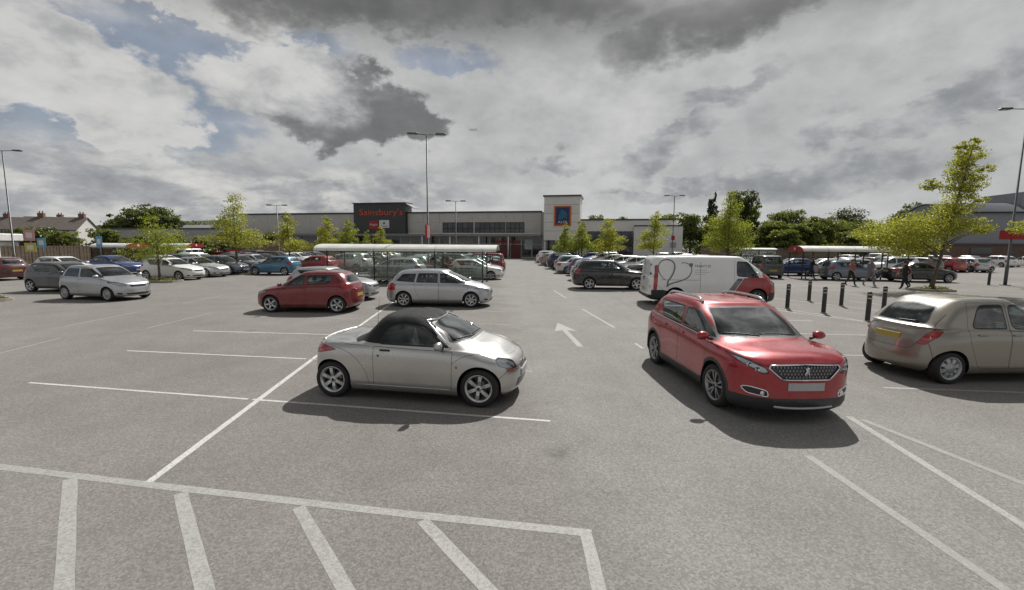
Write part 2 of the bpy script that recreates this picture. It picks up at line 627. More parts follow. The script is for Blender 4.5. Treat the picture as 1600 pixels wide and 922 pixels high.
class Shell:
    """half of a car body (left side, y >= 0) with regions cut out of it"""
    def __init__(self, rings, sharp=(), segs=None):
        NF, NS, NR = 14, 40, 13
        cols = []
        for r in rings:
            xf, xr, w, nf, nr, sf, sr, zf = [r[k] for k in ('xf', 'xr', 'w', 'nf', 'nr', 'sf', 'sr', 'z')]
            th = np.linspace(0, PI / 2, 120)
            xq = sf + (xf - sf) * np.maximum(np.cos(th), 0) ** (2 / nf); yq = w * np.maximum(np.sin(th), 0) ** (2 / nf)
            xb = sr + (xr - sr) * np.maximum(np.cos(th), 0) ** (2 / nr); yb = w * np.maximum(np.sin(th), 0) ** (2 / nr)
            xs = np.concatenate([xq, np.linspace(sf, sr, 40)[1:-1], xb[::-1]]); ys = np.concatenate([yq, np.full(38, w), yb[::-1]])
            s = np.concatenate([[0], np.cumsum(np.hypot(np.diff(xs), np.diff(ys)))])
            s1 = s[60]; s2 = s[len(s) - 61]
            sam = np.concatenate([np.linspace(0, s1, NF, endpoint=False), np.linspace(s1, s2, NS, endpoint=False), np.linspace(s2, s[-1], NR)])
            X = np.interp(sam, s, xs); Y = np.interp(sam, s, ys)
            bar = r.get('barrel', .03)
            mid = (xf + xr) / 2; half = (xf - xr) / 2
            Y = Y * (1 - bar * ((X - mid) / half) ** 2)
            Z = zf(X)
            if 'crown' in r: Z = Z + r['crown'] * (1 - (Y / max(w, 1e-3)) ** 2)
            Y[0] = 0; Y[-1] = 0
            cols.append(np.stack([X, Y, Z], 1))
        C = np.array(cols)                      # K, M, 3
        self.marks = (NF, NF + NS)
        self.C = C
        K = len(C)
        segs = segs or [3] * (K - 1)
        rows = []
        for k in range(K - 1):
            p1, p2 = C[k], C[k + 1]
            p0 = C[k - 1] if k > 0 and k not in sharp else 2 * p1 - p2
            p3 = C[k + 2] if k + 2 < K and (k + 1) not in sharp else 2 * p2 - p1
            d1 = np.linalg.norm(p2 - p1, axis=1, keepdims=True) + 1e-6
            d0 = np.linalg.norm(p1 - p0, axis=1, keepdims=True) + 1e-6
            d2 = np.linalg.norm(p3 - p2, axis=1, keepdims=True) + 1e-6
            m1 = d1 * ((p1 - p0) / d0 * d1 + (p2 - p1) / d1 * d0) / (d0 + d1)
            m2 = d1 * ((p2 - p1) / d1 * d2 + (p3 - p2) / d2 * d1) / (d1 + d2)
            for i in range(segs[k]):
                t = i / segs[k]
                rows.append((1 + 2 * t) * (1 - t) ** 2 * p1 + t * (1 - t) ** 2 * m1 + t * t * (3 - 2 * t) * p2 + t * t * (t - 1) * m2)
        rows.append(C[-1])
        A = np.array(rows)
        A[:, 0, 1] = 0; A[:, -1, 1] = 0; A[-1, :, 1] = 0
        self.A = A

    def make(self, flare=None):
        A = self.A
        if flare:
            for (fx, fz, amp, rad) in flare:
                d2 = ((A[..., 0] - fx) ** 2 + (A[..., 2] - fz) ** 2) / rad ** 2
                k = np.clip((A[..., 1] - .45) / .2, 0, 1)
                A[..., 1] += amp * np.exp(-d2 ** 2) * k
        bm = bmesh.new()
        self.lay = bm.verts.layers.float_vector.new('nrm')
        self.pid = bm.faces.layers.int.new('pid')
        nr, nc = A.shape[:2]
        V = [[bm.verts.new(A[i, j]) for j in range(nc)] for i in range(nr)]
        for i in range(nr - 1):
            for j in range(nc - 1):
                try: bm.faces.new((V[i][j], V[i][j + 1], V[i + 1][j + 1], V[i + 1][j]))
                except ValueError: pass
        bmesh.ops.remove_doubles(bm, verts=bm.verts, dist=1e-4)
        bm.normal_update()
        c = bm.faces[0] if False else None
        # outward orientation check on the widest vertex
        vw = max(bm.verts, key=lambda v: v.co.y)
        if vw.normal.y < 0:
            bmesh.ops.reverse_faces(bm, faces=bm.faces); bm.normal_update()
        for v in bm.verts:
            n = v.normal.copy()
            if abs(v.co.y) < 1e-5:
                n.y = 0
                if n.length > 1e-6: n.normalize()
            v[self.lay] = n
        self.bm = bm
        self.names = {}

    def region(self, pid, view, poly, filt, gap=0.0, gap_pid=None, within=(0,)):
        """faces inside the outline get part id `pid`; a rim of width gap gets gap_pid"""
        bm, L = self.bm, self.pid
        a, b = AX[view]
        xs = [p[0] for p in poly]; ys = [p[1] for p in poly]
        x0, x1, y0, y1 = min(xs), max(xs), min(ys), max(ys)
        cands = []
        for f in bm.faces:
            if f[L] not in within: continue
            us = [v.co[a] for v in f.verts]; vs_ = [v.co[b] for v in f.verts]
            if max(us) < x0 or min(us) > x1 or max(vs_) < y0 or min(vs_) > y1: continue
            if filt(f.calc_center_median(), f.normal): cands.append(f)
        fs = carve(bm, view, halfplanes(poly), cands)
        bm.normal_update()
        if gap > 0:
            for f in fs: f[L] = gap_pid
            fs = carve(bm, view, halfplanes(poly, gap), fs)
        for f in fs: f[L] = pid
        return fs

    def delete(self, view, poly, filt):
        bm, L = self.bm, self.pid
        cands = [f for f in bm.faces if filt(f.calc_center_median(), f.normal)]
        fs = carve(bm, view, halfplanes(poly), cands)
        bmesh.ops.delete(bm, geom=fs, context='FACES')

    def extract(self, pids, side, name, mats, liner=None, offset=0.0, lip=None):
        """mesh of the faces with these part ids; pids = {pid: material slot}; side: 1 left, -1 right, 0 both.
        liner = (slot, depth): an inner skin; lip = (slot, y): turn open arch edges inwards"""
        bm, L, N = self.bm, self.pid, self.lay
        verts, norms, faces, mi = [], [], [], []
        idx = {}
        sel = [f for f in bm.faces if f[L] in pids]
        for sg in ((1, -1) if side == 0 else (side,)):
            idx = {}
            def vid(v, off=0.0, key=0, sg=sg, idx=idx):
                k = (v, key)
                if k in idx: return idx[k]
                n = v[N].normalized() if v[N].length > 1e-6 else Vector((0, 0, 1))
                p = v.co - n * off
                if key == 1: n = -n
                idx[k] = len(verts)
                verts.append((p.x, sg * p.y, p.z)); norms.append((n.x, sg * n.y, n.z))
                return idx[k]
            for f in sel:
                ids = [vid(v, -offset) for v in f.verts]
                faces.append(ids if sg > 0 else ids[::-1]); mi.append(pids[f[L]])
                if liner:
                    ids = [vid(v, liner[1], 1) for v in f.verts]
                    faces.append(ids[::-1] if sg > 0 else ids); mi.append(liner[0])
            if lip:
                selset = set(sel)
                for f in sel:
                    for e in f.edges:
                        if len(e.link_faces) == 1 and lip[2](e):
                            a, b = e.verts
                            base = len(verts)
                            for v in (a, b):
                                verts.append((v.co.x, sg * (v.co.y - .001), v.co.z)); norms.append((0, 0, -1))
                            for v in (b, a):
                                verts.append((v.co.x, sg * lip[1], v.co.z)); norms.append((0, 0, -1))
                            faces.append([base, base + 1, base + 2, base + 3]); mi.append(lip[0])
        if not faces: return None
        me = bpy.data.meshes.new(name)
        me.from_pydata(verts, [], faces)
        for m in mats: me.materials.append(m)
        me.polygons.foreach_set('material_index', mi)
        me.polygons.foreach_set('use_smooth', [True] * len(faces))
        me.update()
        me.normals_split_custom_set_from_vertices(norms)
        return me


def wheel_meshes(rt, wdt, style, rim_mat):
    """tyre and rim, axle along y, outer face towards +y"""
    rr = rt * .70
    t = G()
    h = wdt / 2
    t.lathe([(rr - .01, -h * .8), (rr + .012, -h * .98), (rt * .86, -h * 1.04), (rt * .965, -h * .93), (rt, -h * .70), (rt + .001, 0), (rt, h * .70),
             (rt * .965, h * .93), (rt * .86, h * 1.04), (rr + .012, h * .98), (rr - .01, h * .8)], 36, 'Y')
    tyre = t.mesh('tyre', M_TYRE)
    g = G()
    g.lathe([(rr - .03, -h * .7), (rr - .028, h * .35), (rr - .020, h * .80), (rr - .002, h * .93), (rr + .010, h * .97), (rr + .011, h * .88)], 36, 'Y', mi=0)
    g.lathe([(.001, -h * .1), (rr - .025, -h * .1)], 24, 'Y', mi=1)              # dark drum behind the spokes
    g.lathe([(.001, h * .05), (rr * .62, h * .05), (rr * .62, -h * .1)], 20, 'Y', mi=2)  # brake disc
    yo = h * .84

    def spoke(a, w0, w1, r0=.03, r1=None, y0=None, y1=None):
        r1 = r1 or rr - .012
        y0 = yo * .82 if y0 is None else y0; y1 = yo if y1 is None else y1
        ca, sa = math.cos(a), math.sin(a)
        pts = []
        for (r_, w_, y_) in ((r0, w0, y0), ((r0 + r1) / 2, (w0 + w1) / 2, (y0 + y1) / 2 + .006), (r1, w1, y1)):
            for s in (-1, 1):
                for dy, ww in ((0, .80), (-.028, 1.0)):
                    pts.append((r_ * ca - s * w_ * ww * sa, y_ + dy, r_ * sa + s * w_ * ww * ca))
        fs = []
        for i in (0, 4):
            fs += [(i, i + 4, i + 6, i + 2), (i + 1, i, i + 4, i + 5), (i + 2, i + 3, i + 7, i + 6)]
        g.add(pts, fs, 0, False)
    if style == 'six':
        for k in range(6): spoke(2 * PI * k / 6 + PI / 2, .030, .034)
    elif style == 'twin5':
        for k in range(5):
            for s in (-1, 1): spoke(2 * PI * k / 5 + PI / 2 + s * .20, .014, .020, r0=.05)
    elif style == 'five':
        for k in range(5): spoke(2 * PI * k / 5 + PI / 2, .034, .030)
    elif style == 'seven':
        for k in range(7): spoke(2 * PI * k / 7 + PI / 2, .020, .026)
    else:   # wheel trim: a dished cover with round-ended holes
        nh = 8
        g2 = []
        for k in range(nh):
            spoke(2 * PI * k / nh + PI / 2, .030, .050, r0=.05, y0=yo * .98, y1=yo * .86)
        g.lathe([(.001, yo * 1.02), (rr * .45, yo * .99), (rr * .47, yo * .7)], 24, 'Y', mi=0)
        g.lathe([(rr * .86, yo * .80), (rr * .88, yo * .88), (rr, yo * .9)], 32, 'Y', mi=0)
    g.lathe([(.001, yo * .96), (.040, yo * .95), (.052, yo * .80), (.054, yo * .4)], 20, 'Y', mi=0)
    g.lathe([(.001, yo * 1.0), (.022, yo * .99), (.024, yo * .9)], 14, 'Y', mi=1)
    rim = g.mesh('rim', [rim_mat, M_LAMPDARK, M_ALLOYDARK])
    return tyre, rim


_wheel_cache = {}


def wheel(rt, wdt, style, rim_mat):
    k = (round(rt, 3), round(wdt, 3), style, rim_mat.name)
    if k not in _wheel_cache: _wheel_cache[k] = wheel_meshes(rt, wdt, style, rim_mat)
    return _wheel_cache[k]


def bbox_dims(me):
    a = np.zeros(len(me.vertices) * 3); me.vertices.foreach_get('co', a); a = a.reshape(-1, 3)
    return a.min(0), a.max(0)


def car_model(S):
    """build the shared meshes of one kind of car. Returns a list of parts:
    (name, mesh, parent index or None, loc, rot, painted, near_only, label)"""
    wb, L_, W, H = S['wb'], S['L'], S['W'], S['H']
    fo = S['fo']; F = wb / 2 + fo; Rr = F - L_
    gc = S.get('gc', .17)
    zn, zc, bf, br, zd = S['zn'], S['zc'], S['bf'], S['br'], S['zd']
    xc, xh, xr, xd = S['xc'], S['xh'], S['xr'], S['xd']
    hw = W / 2
    wg = S.get('wg', hw - .065); wr = S.get('wr', hw - .22)
    nf, nr = S.get('nf', 2.7), S.get('nr', 3.2)
    fa, ra_ = S.get('fa', .78), S.get('rafter', .55)    # how far the plan rounding reaches back
    hatch = S.get('hatch', True)
    sf, sr = F - fa, Rr + ra_
    ztail = S.get('ztail', zd - .05)
    xt = S.get('xt', .10)                                # tail top is this far inside the rear-most point
    zm = S.get('zmid', (.40, .40, .43)); zw = S.get('zwaist', (.58, .60, .63))
    rings = []

    def ring(xf, xr_, w, n1, n2, s1, s2, z, **k):
        rings.append(dict(xf=xf, xr=xr_, w=w, nf=n1, nr=n2, sf=s1, sr=s2, z=pchip(z), **k))
    nose = S.get('nose', (.09, .035, 0.0, .02, .075, .17))   # set back of each ring at the front
    tail = S.get('tail', (.10, .04, 0.0, .015, .05, xt))
    ring(F - nose[0], Rr + tail[0], hw - .10, nf, nr, sf - .03, sr + .03, [(Rr, gc + .05), (Rr + .5, gc), (0, gc), (F - .5, gc), (F, gc + .02)])
    ring(F - nose[1], Rr + tail[1], hw - .035, nf, nr, sf, sr, [(Rr, gc + .10), (Rr + .5, gc + .045), (0, gc + .045), (F - .5, gc + .05), (F, gc + .08)])
    ring(F - nose[2], Rr + tail[2], hw - .008, nf, nr, sf, sr, [(Rr, zm[2]), (0, zm[1]), (F, zm[0])])
    ring(F - nose[3], Rr + tail[3], hw, nf, nr, sf, sr, [(Rr, zw[2]), (0, zw[1]), (F, zw[0])])
    ring(F - nose[4], Rr + tail[4], hw - .012, nf, nr, sf, sr, [(Rr, ztail - .10), (Rr + .5, br - .10), (0, (bf + br) / 2 - .10), (xc - .2, bf - .10), (F - .25, zn - .03), (F, zn - .075)])
    ring(F - nose[5], Rr + tail[5], hw - S.get('sh5', .045), nf - .1, nr, sf - .05, sr, [(Rr + xt, ztail), (Rr + .5, br - .01), (0, (bf + br) / 2 - .01), (xc - .25, bf - .012), (xc + .25, bf * .6 + zn * .4), (F - .25, zn + .01), (F - .17, zn)])
    # bonnet / deck control ring halfway to the glass
    k = .45
    x5f, x5r = F - nose[5], Rr + tail[5]
    hl = S.get('hoodlift', .035); dl = S.get('decklift', .02)
    ring(x5f * (1 - k) + xc * k, x5r * (1 - k) + xd * k, (hw - S.get('sh5', .045)) * (1 - k) + wg * k, 3.0, 3.2, (sf - .05) * (1 - k) + (xc - .42) * k, sr * (1 - k) + (xd + .35) * k,
         [(x5r * (1 - k) + xd * k, ztail * (1 - k) + zd * k + dl), (Rr + .55, br + .004), (0, (bf + br) / 2 + .004), (xc - .3, bf + .004), (xc + .2, bf * .55 + zc * .1 + zn * .35), (x5f * (1 - k) + xc * k, zn * (1 - k) + zc * k + hl)])
    gn = S.get('gn', 2.9); gr = S.get('gr', 3.4)
    ring(xc, xd, wg, gn, gr, xc - .42, xd + .36, [(xd, zd), (xd + .4, br + .018), (0, (bf + br) / 2 + .018), (xc - .45, bf + .018), (xc - .25, bf * .7 + zc * .3), (xc, zc)])
    zr = lambda off: [(xr, H - S.get('rdrop', .085) + off), (xr + .35, H - .050 + off), ((xr + xh) / 2, H - .035 + off), (xh - .25, H - .045 + off), (xh, H - S.get('fdrop', .075) + off)]
    q = .52
    ring(xc * (1 - q) + xh * q + S.get('wsb', .02), xd * (1 - q) + xr * q - S.get('rsb', .015), wg * (1 - q) + wr * q + .018, gn + .1, gr, (xc - .42) * (1 - q) + (xh - .30) * q, (xd + .36) * (1 - q) + (xr + .30) * q,
         [(xd, zd * (1 - q) + (H - .08) * q), ((xd + xr) / 2 + .4, (br + .02) * (1 - q) + (H - .05) * q), (0, ((bf + br) / 2 + .02) * (1 - q) + (H - .04) * q), ((xc + xh) / 2 - .35, (bf + .02) * (1 - q) + (H - .05) * q), ((xc + xh) / 2, zc * (1 - q) + (H - .075) * q)])
    rl = (xh - xr) * .46
    ring(xh, xr, wr, 3.0, 3.4, xh - min(.30, rl), xr + min(.30, rl), zr(-.012))
    ring(xh - .05, xr + .05, wr - .05, 3.0, 3.4, xh - min(.33, rl), xr + min(.33, rl), zr(.016))
    ring(xh - min(.22, rl * .5), xr + min(.2, rl * .5), wr * .55, 2.6, 2.8, xh - min(.5, rl), xr + min(.5, rl), zr(.030))
    ring(xh - min(.3, rl * .7), xr + min(.3, rl * .7), 0.0, 2.2, 2.2, xh - min(.55, rl), xr + min(.55, rl), zr(.036))
    sh = Shell(rings, sharp=S.get('sharp', ()), segs=[2, 3, 3, 3, 2, 3, 3, 3, 3, 2, 2, 2])
    rt, ra = S['rt'], S.get('ra', S['rt'] + .038)
    zwh = rt
    ax = (wb / 2, -wb / 2)
    fl = [(x, zwh + .02, S.get('flare', .012), ra * 1.5) for x in ax]
    sh.make(fl)
    bm = sh.bm
    m1, m2 = sh.marks
    Ab, At = sh.C[7][m1], sh.C[9][m1]
    Cb, Ct = sh.C[7][m2], sh.C[9][m2]

    def Al(z):
        t = (z - Ab[2]) / (At[2] - Ab[2]); return Ab[0] + (At[0] - Ab[0]) * t

    def Cl(z):
        t = (z - Cb[2]) / (Ct[2] - Cb[2]); return Cb[0] + (Ct[0] - Cb[0]) * t
    side = lambda c, n: n.y > .25
    # wheel openings
    for x in ax:
        pts = [(x + ra * math.cos(a), zwh + .012 + ra * S.get('arch', 1.0) * math.sin(a)) for a in np.linspace(0, PI, 19)] + [(x - ra * 1.0, 0.0), (x + ra * 1.0, 0.0)]
        sh.delete('S', pts, lambda c, n: c.y > .35 and n.y > -.2 and c.z < .9)
    P = dict(body=0, seal=1, window=2, screen=3, rear=4, doorf=5, doorr=6, bonnet=7, head=8, tail_l=9, grille=10, lowgr=11, clad=12, gate=13, fog=14, wr=15, q=16, top=17, blink=18, gap=19, belt=20, roofx=21, livery=22, stripe=23)
    zs = S.get('zsill', gc + .11)
    ztop = H - .075
    xB = S['xB']
    doors = S.get('doors', 5)
    inner = S.get('win_in', .06)
    zwb = lambda x: float(np.interp(x, [xd, 0, xc], [br, (bf + br) / 2, bf])) + S.get('wlow', .035)
    zwt = H - S.get('wtop', .135)
    # ---- black cladding below (crossovers)
    for (v, poly, fx) in S.get('clad', []):
        sh.region(P['clad'], v, poly, fx)
    # ---- doors
    xdf = S.get('xdf', Ab[0] + .02)
    if S.get('door_cut', True):
        dpoly = [(xB, zs), (xdf, zs), (xdf + .01, zwb(xdf) - .02), (Al(ztop) - .05, ztop), (xB, ztop)]
        if S.get('soft'): dpoly = [(xB, zs), (xdf, zs), (xdf + .01, bf - .02), (xB, bf + .012)]
        sh.region(P['doorf'], 'S', rounded(dpoly, (.05, .06, .02, .02, .02), 2), side, .007, P['seal'], (0, P['clad']))
        if doors == 5:
            xD = S['xD']
            dpoly = [(xD + .22, zs), (xB - .004, zs), (xB - .004, ztop), (Cl(ztop) + .12 if S.get('xDt') is None else S['xDt'], ztop), (xD, zwb(xD) + .03), (xD + .02, zwb(xD) - .25)]
            sh.region(P['doorr'], 'S', rounded(dpoly, (.08, .02, .02, .04, .03, .05), 2), side, .007, P['seal'], (0, P['clad']))
    # ---- fender creases and bumper seams
    for (cx_, cz_, cr_) in S.get('arcs', []):
        sh.region(0, 'S', circ(cx_, cz_, cr_, 1.0, 30), lambda c, n: n.y > .3 and c.z < bf - .02, .006, P['gap'], (0,))
    for (pa_, pb_) in S.get('seams', [((wb / 2 + ra * .86, rt + ra * .5), (F - .42, zn - .13)), ((-wb / 2 - ra * .86, rt + ra * .5), (Rr + .26, zd - .30))]):
        va = Vector(pa_); vb = Vector(pb_); nn_ = (vb - va).normalized(); nn_ = Vector((-nn_.y, nn_.x)) * .0035
        sh.region(P['gap'], 'S', [tuple(va + nn_), tuple(va - nn_), tuple(vb - nn_), tuple(vb + nn_)], lambda c, n: n.y > .2, 0, None, (0,))
    # ---- side glass
    allp = (0, P['doorf'], P['doorr'])
    bt = S.get('bpost', .085)
    xa0, xa1 = Al(zwb(Ab[0])) - inner, Al(zwt) - inner
    wins = S.get('wins')
    if wins is None:
        wins = []
        wins.append([(xB + bt / 2, zwb(xB)), (xa0, zwb(xa0)), (xa1, zwt), (xB + bt / 2, zwt)])
        if doors == 5:
            xw = S.get('xW', S['xD'] + .06)
            xwt = S.get('xWt', min(xB - .35, Cl(zwt) + .16))
            wins.append([(xw, zwb(xw)), (xB - bt / 2, zwb(xB)), (xB - bt / 2, zwt), (xwt, zwt)])
            if S.get('xQ') is not None:
                xq = S['xQ']
                wins.append([(xq, zwb(xq) + .05), (xw - .075, zwb(xw) + .005), (xwt - .085, zwt - .02), (S['xQt'], zwt - .03)])
        else:
            xq, xqt = S['xQ'], S['xQt']
            wins.append([(xq, zwb(xq) + .02), (xB - bt / 2, zwb(xB)), (xB - bt / 2, zwt), (xqt, zwt - .005)])
    for i, wp in enumerate(wins):
        rads = S.get('wrad', (.05, .03, .06, .05))
        sh.region(P['window'] if i == 0 else (P['wr'] if i == 1 else P['q']), 'S', rounded(wp, rads, 3), lambda c, n: n.y > .2 and c.y > .3, .022, P['seal'], allp)
    # ---- windscreen and rear window (front and rear view)
    yA, yT = Ab[1], At[1]
    wsx = (xc + xh) / 2
    ws = [(-.02, zc + .012), (yA * .60, (zc * .8 + Ab[2] * .2) + .012), (yA - S.get('apost', -.045), Ab[2] + .03), (yT - S.get('apostt', -.035), At[2] - .030), (yT * .6, H - .088), (-.02, H - .078)]
    sh.region(P['screen'], 'F', rounded(ws, (0, .05, .04, .06, .02, 0), 3), lambda c, n: c.x > min(xh - .25, 1e9) and n.x > .13 and c.z > bf - .05, .02, P['seal'])
    if not S.get('no_rear'):
        yC, yU = Cb[1], Ct[1]
        rw = S.get('rearwin') or [(-.02, zd + .015), (yC - .05, zd + .03), (yU - .01, Ct[2] - .06), (-.02, H - .125)]
        sh.region(P['rear'], 'F', rounded(rw, (0, .06, .07, 0), 3), lambda c, n: c.x < xr + .30 and n.x < -.10 and c.z > zd - .05, .022, P['seal'])
    # ---- bonnet
    if S.get('bonnet', True):
        bp_ = S.get('bonpoly') or [(xc + .015, -.02), (F - .16, -.02), (F - .20, .30), (F - .36, hw - .30), (xc + .0, wg - .10), (xc + .01, .3)]
        sh.region(P['bonnet'], 'T', rounded(bp_, (0, 0, .06, .10, .03, 0), 3), lambda c, n: n.z > .35 and c.x > xc - .45 and c.z > zn - .12, .006, P['seal'])
    # ---- model-specific regions
    for (nm, v, poly, fx, gap, gm, wi) in S.get('extra', []):
        sh.region(P[nm], v, poly, fx, gap, P[gm] if gm else None, tuple(P[w] for w in wi))
    # ---- lamps
    for (nm, key) in (('head', 'headlamp'), ('tail_l', 'taillamp'), ('grille', 'grille'), ('lowgr', 'lowgrille'), ('fog', 'fog'), ('blink', 'blink')):
        for (v, poly, rad) in S.get(key, []):
            fx = (lambda c, n: c.x > F - S.get('hx', .62)) if nm in ('head', 'grille', 'lowgr', 'fog', 'blink') else (lambda c, n: c.x < Rr + S.get('tx', .46))
            if v == 'S': fx = (lambda f: (lambda c, n: f(c, n) and n.y > .2))(fx)
            sh.region(P[nm], v, rounded(poly, rad, 3), fx, .006 if nm != 'lowgr' else 0, P['seal'], (0, P['bonnet'], P['clad'], P['gate'], P['livery']))
    if S.get('gate'):
        sh.region(P['gate'], 'F', rounded(S['gate'], (0, .06, .06, .05, 0), 2), lambda c, n: c.x < Rr + .6 and n.x < -.12, .007, P['seal'], (0,))

    # ---------------------------------------------------------- meshes
    parts = []

    def put(name, me, par=None, loc=(0, 0, 0), rot=(0, 0, 0), painted=False, near=False, label=None):
        if me is None: return None
        parts.append((name, me, par, loc, rot, painted, near, label))
        return len(parts) - 1
    dummy = paint('plain_grey', (.3, .3, .3))
    trimm = S.get('trim', M_TRIM)
    arch_edge = lambda e: all(v.co.z < .85 and v.co.z > gc - .01 for v in e.verts) and any(abs(math.hypot(e.verts[0].co.x - x, (e.verts[0].co.z - zwh - .012) / S.get('arch', 1.0)) - ra) < .012 for x in ax)
    keep_body = {P['body']: 0, P['seal']: 1, P['clad']: 2, P['gap']: 1, P['belt']: 2, P['stripe']: 4, P['lowgr']: 5}
    if S.get('soft'): keep_body.pop(P['body'], None); keep_body[P['body']] = 0
    body = sh.extract(keep_body, 0, 'body', [dummy, M_SEAL, trimm, M_CABIN, M_ALLOYDARK, M_LAMPDARK, M_WELL], liner=(3, .022), lip=(6, hw - .24, arch_edge))
    ib = put('body', body, painted=True)
    for sgn in (1, -1):
        dpart = sh.extract({P['doorf']: 0}, sgn, 'door', [dummy, M_CABIN], liner=(1, .022))
        idf = put('door', dpart, painted=True)
        put('window', sh.extract({P['window']: 0}, sgn, 'window', [M_GLASS]), idf if idf is not None else None)
        idr = put('door', sh.extract({P['doorr']: 0}, sgn, 'door', [dummy, M_CABIN], liner=(1, .022)), painted=True)
        put('window', sh.extract({P['wr']: 0}, sgn, 'window', [M_GLASS]), idr)
        put('window', sh.extract({P['q']: 0}, sgn, 'window', [M_GLASS]))
        put('headlight', sh.extract({P['head']: 0}, sgn, 'headlight', [M_CLEAR]))
        put('reflector', sh.extract({P['head']: 0}, sgn, 'reflector', [S.get('lampmat', M_REFLECT)], offset=-.028), len(parts) - 1 if parts[-1][0] == 'headlight' else None)
        put('tail_light', sh.extract({P['tail_l']: 0}, sgn, 'tail_light', [M_REDLENS], offset=.003))
        put('fog_light', sh.extract({P['fog']: 0}, sgn, 'fog_light', [S.get('fogmat', M_LAMPDARK)]), near=True)
        put('indicator', sh.extract({P['blink']: 0}, sgn, 'indicator', [M_AMBER]), near=True)
        put('side_panel', sh.extract({P['livery']: 0}, sgn, 'side_panel', [dummy, M_CABIN], liner=(1, .02)), painted='second')
    put('windscreen', sh.extract({P['screen']: 0}, 0, 'windscreen', [M_GLASS]))
    put('rear_window', sh.extract({P['rear']: 0}, 0, 'rear_window', [M_GLASS]))
    put('bonnet', sh.extract({P['bonnet']: 0}, 0, 'bonnet', [dummy, M_CABIN], liner=(1, .02)), painted=True if not S.get('second_bonnet') else 'second')
    put('tailgate', sh.extract({P['gate']: 0}, 0, 'tailgate', [dummy, M_CABIN], liner=(1, .02)), painted=True)
    put('soft_top', sh.extract({P['top']: 0}, 0, 'soft_top', [M_SOFTTOP, M_CABIN], liner=(1, .015), offset=.006))
    gi = put('grille', sh.extract({P['grille']: 0}, 0, 'grille', [M_LAMPDARK], offset=-.012))
    bm_surface = bm

    # underside, wheel-arch walls and cabin
    u = G()
    u.box(((F + Rr) / 2, 0, gc + .06), (L_ - .60, W - .66, .03))
    u.box((0, 0, gc + .055), (wb - 2 * ra - .02, W - .16, .03))
    for x in ax:
        for s in (-1, 1):
            u.box((x, s * (hw - .245), zwh + ra * .25), (1.66 * ra, .015, ra * 1.1))
        u.tube([(x, -hw + .2, zwh), (x, hw - .2, zwh)], .035, 6)
    u.box((F - .30, 0, gc + .14), (.12, W - .95, .14)); u.box((Rr + .32, 0, gc + .14), (.12, W - .95, .14))
    put('underbody', u.mesh('underbody', M_WELL))
    c = G()
    ci = M_CABIN
    fl_z = .50
    xfl = max(xd, Rr + .5); c.box(((xc + xfl) / 2, 0, fl_z - .02), (xc - xfl, W - .46, .03), 0)
    c.box((xc - .22, 0, min(bf, zc) - .10), (.34, W - .34, .16), 0, bev=.05)
    c.box((xc - .10, 0, min(bf, zc) - .02), (.30, W - .42, .04), 0)

    def seat(x, y, w, zbase=.56, hgt=None):
        hgt = hgt or (H - .16 - zbase)
        c.box((x + .06, y, zbase), (.48, w, .16), 0, bev=.05)
        Mx = Matrix.Rotation(R(-14), 3, 'Y')
        c.box((x - .22, y, zbase + .30), (.14, w * .96, .56), 0, M=Mx, bev=.05)
        return x - .30
    sx = xB + S.get('seatx', .18)
    hzr = min(H - .30, 1.10) if H < 1.4 else min(H - .34, 1.18)
    for y in (-.36, .36):
        bx = seat(sx, y, .48, hzr - .62)
        c.box((bx - .02, y, hzr + .06), (.09, .25, .17), 0, bev=.04)
    if not S.get('soft') and not S.get('van'):
        bx = seat(sx - .85, 0, 1.15, hzr - .64)
        for y in (-.34, .34): c.box((bx - .02, y, hzr + .01), (.08, .22, .12), 0, bev=.035)
    wy = -.36                                                    # right-hand drive
    ring_ = [(sx + .42 + .07 * math.sin(a), wy + .175 * math.cos(a), min(bf, zc) - .02 + .16 * math.sin(a)) for a in np.linspace(0, 2 * PI, 17)]
    c.tube(ring_, .014, 5, cap=False)
    if S.get('van'):
        c.box((xB - .08, 0, (fl_z + H) / 2 - .1), (.03, W - .4, H - fl_z - .35), 0)
    put('interior', c.mesh('interior', [M_CABIN]))

    # wheels
    tw = S.get('tw', .19)
    tyre, rim = wheel(rt, tw, S.get('rim', 'five'), S.get('rimmat', M_ALLOY))
    inset = S.get('inset', .012)
    for x in ax:
        for s in (1, -1):
            iw = put('wheel', tyre, None, (x, s * (hw - inset - tw / 2), rt), (0, random.uniform(0, 6), 0 if s > 0 else PI))
            put('rim', rim, iw)
    # mirrors
    g = G()
    mx, mz = S.get('mirror', (Al(bf + .06) - .10, bf + .10))
    for s in (1, -1):
        g = G()
        y0 = wg + .005
        g.ball((mx, s * (y0 + .13), mz), (.065, .105, .068), 0, 14, 10)
        g.v = [(max(v[0], mx - .035) if True else v[0], v[1], v[2]) for v in g.v]
        g.tube([(mx + .02, s * (y0 - .03), mz - .055), (mx, s * (y0 + .07), mz - .03)], .022, 6, 1)
        im = put('door_mirror', g.mesh('door_mirror', [dummy, M_TRIM]), painted=True)
        g2 = G(); g2.box((mx - .036, s * (y0 + .13), mz), (.004, .165, .10), 0, bev=.001)
        put('mirror_glass', g2.mesh('mirror_glass', M_MIRROR), im, near=True)
    # handles
    for xhd in S.get('handles', [xB + .12] + ([S['xD'] + .26] if doors == 5 else [])):
        for s in (1, -1):
            g = G()
            zz = zwb(xhd) - .10
            yy = surf_y(bm, xhd, zz)
            if yy is None: continue
            g.box((xhd, s * (yy + .012), zz), (.17, .028, .032), 0, bev=.01)
            put('door_handle', g.mesh('door_handle', [S.get('handlemat', dummy)]), painted=S.get('handlemat') is None, near=True)
    # number plates, bent to the bumper
    pf = S.get('platez', (.40, .62))
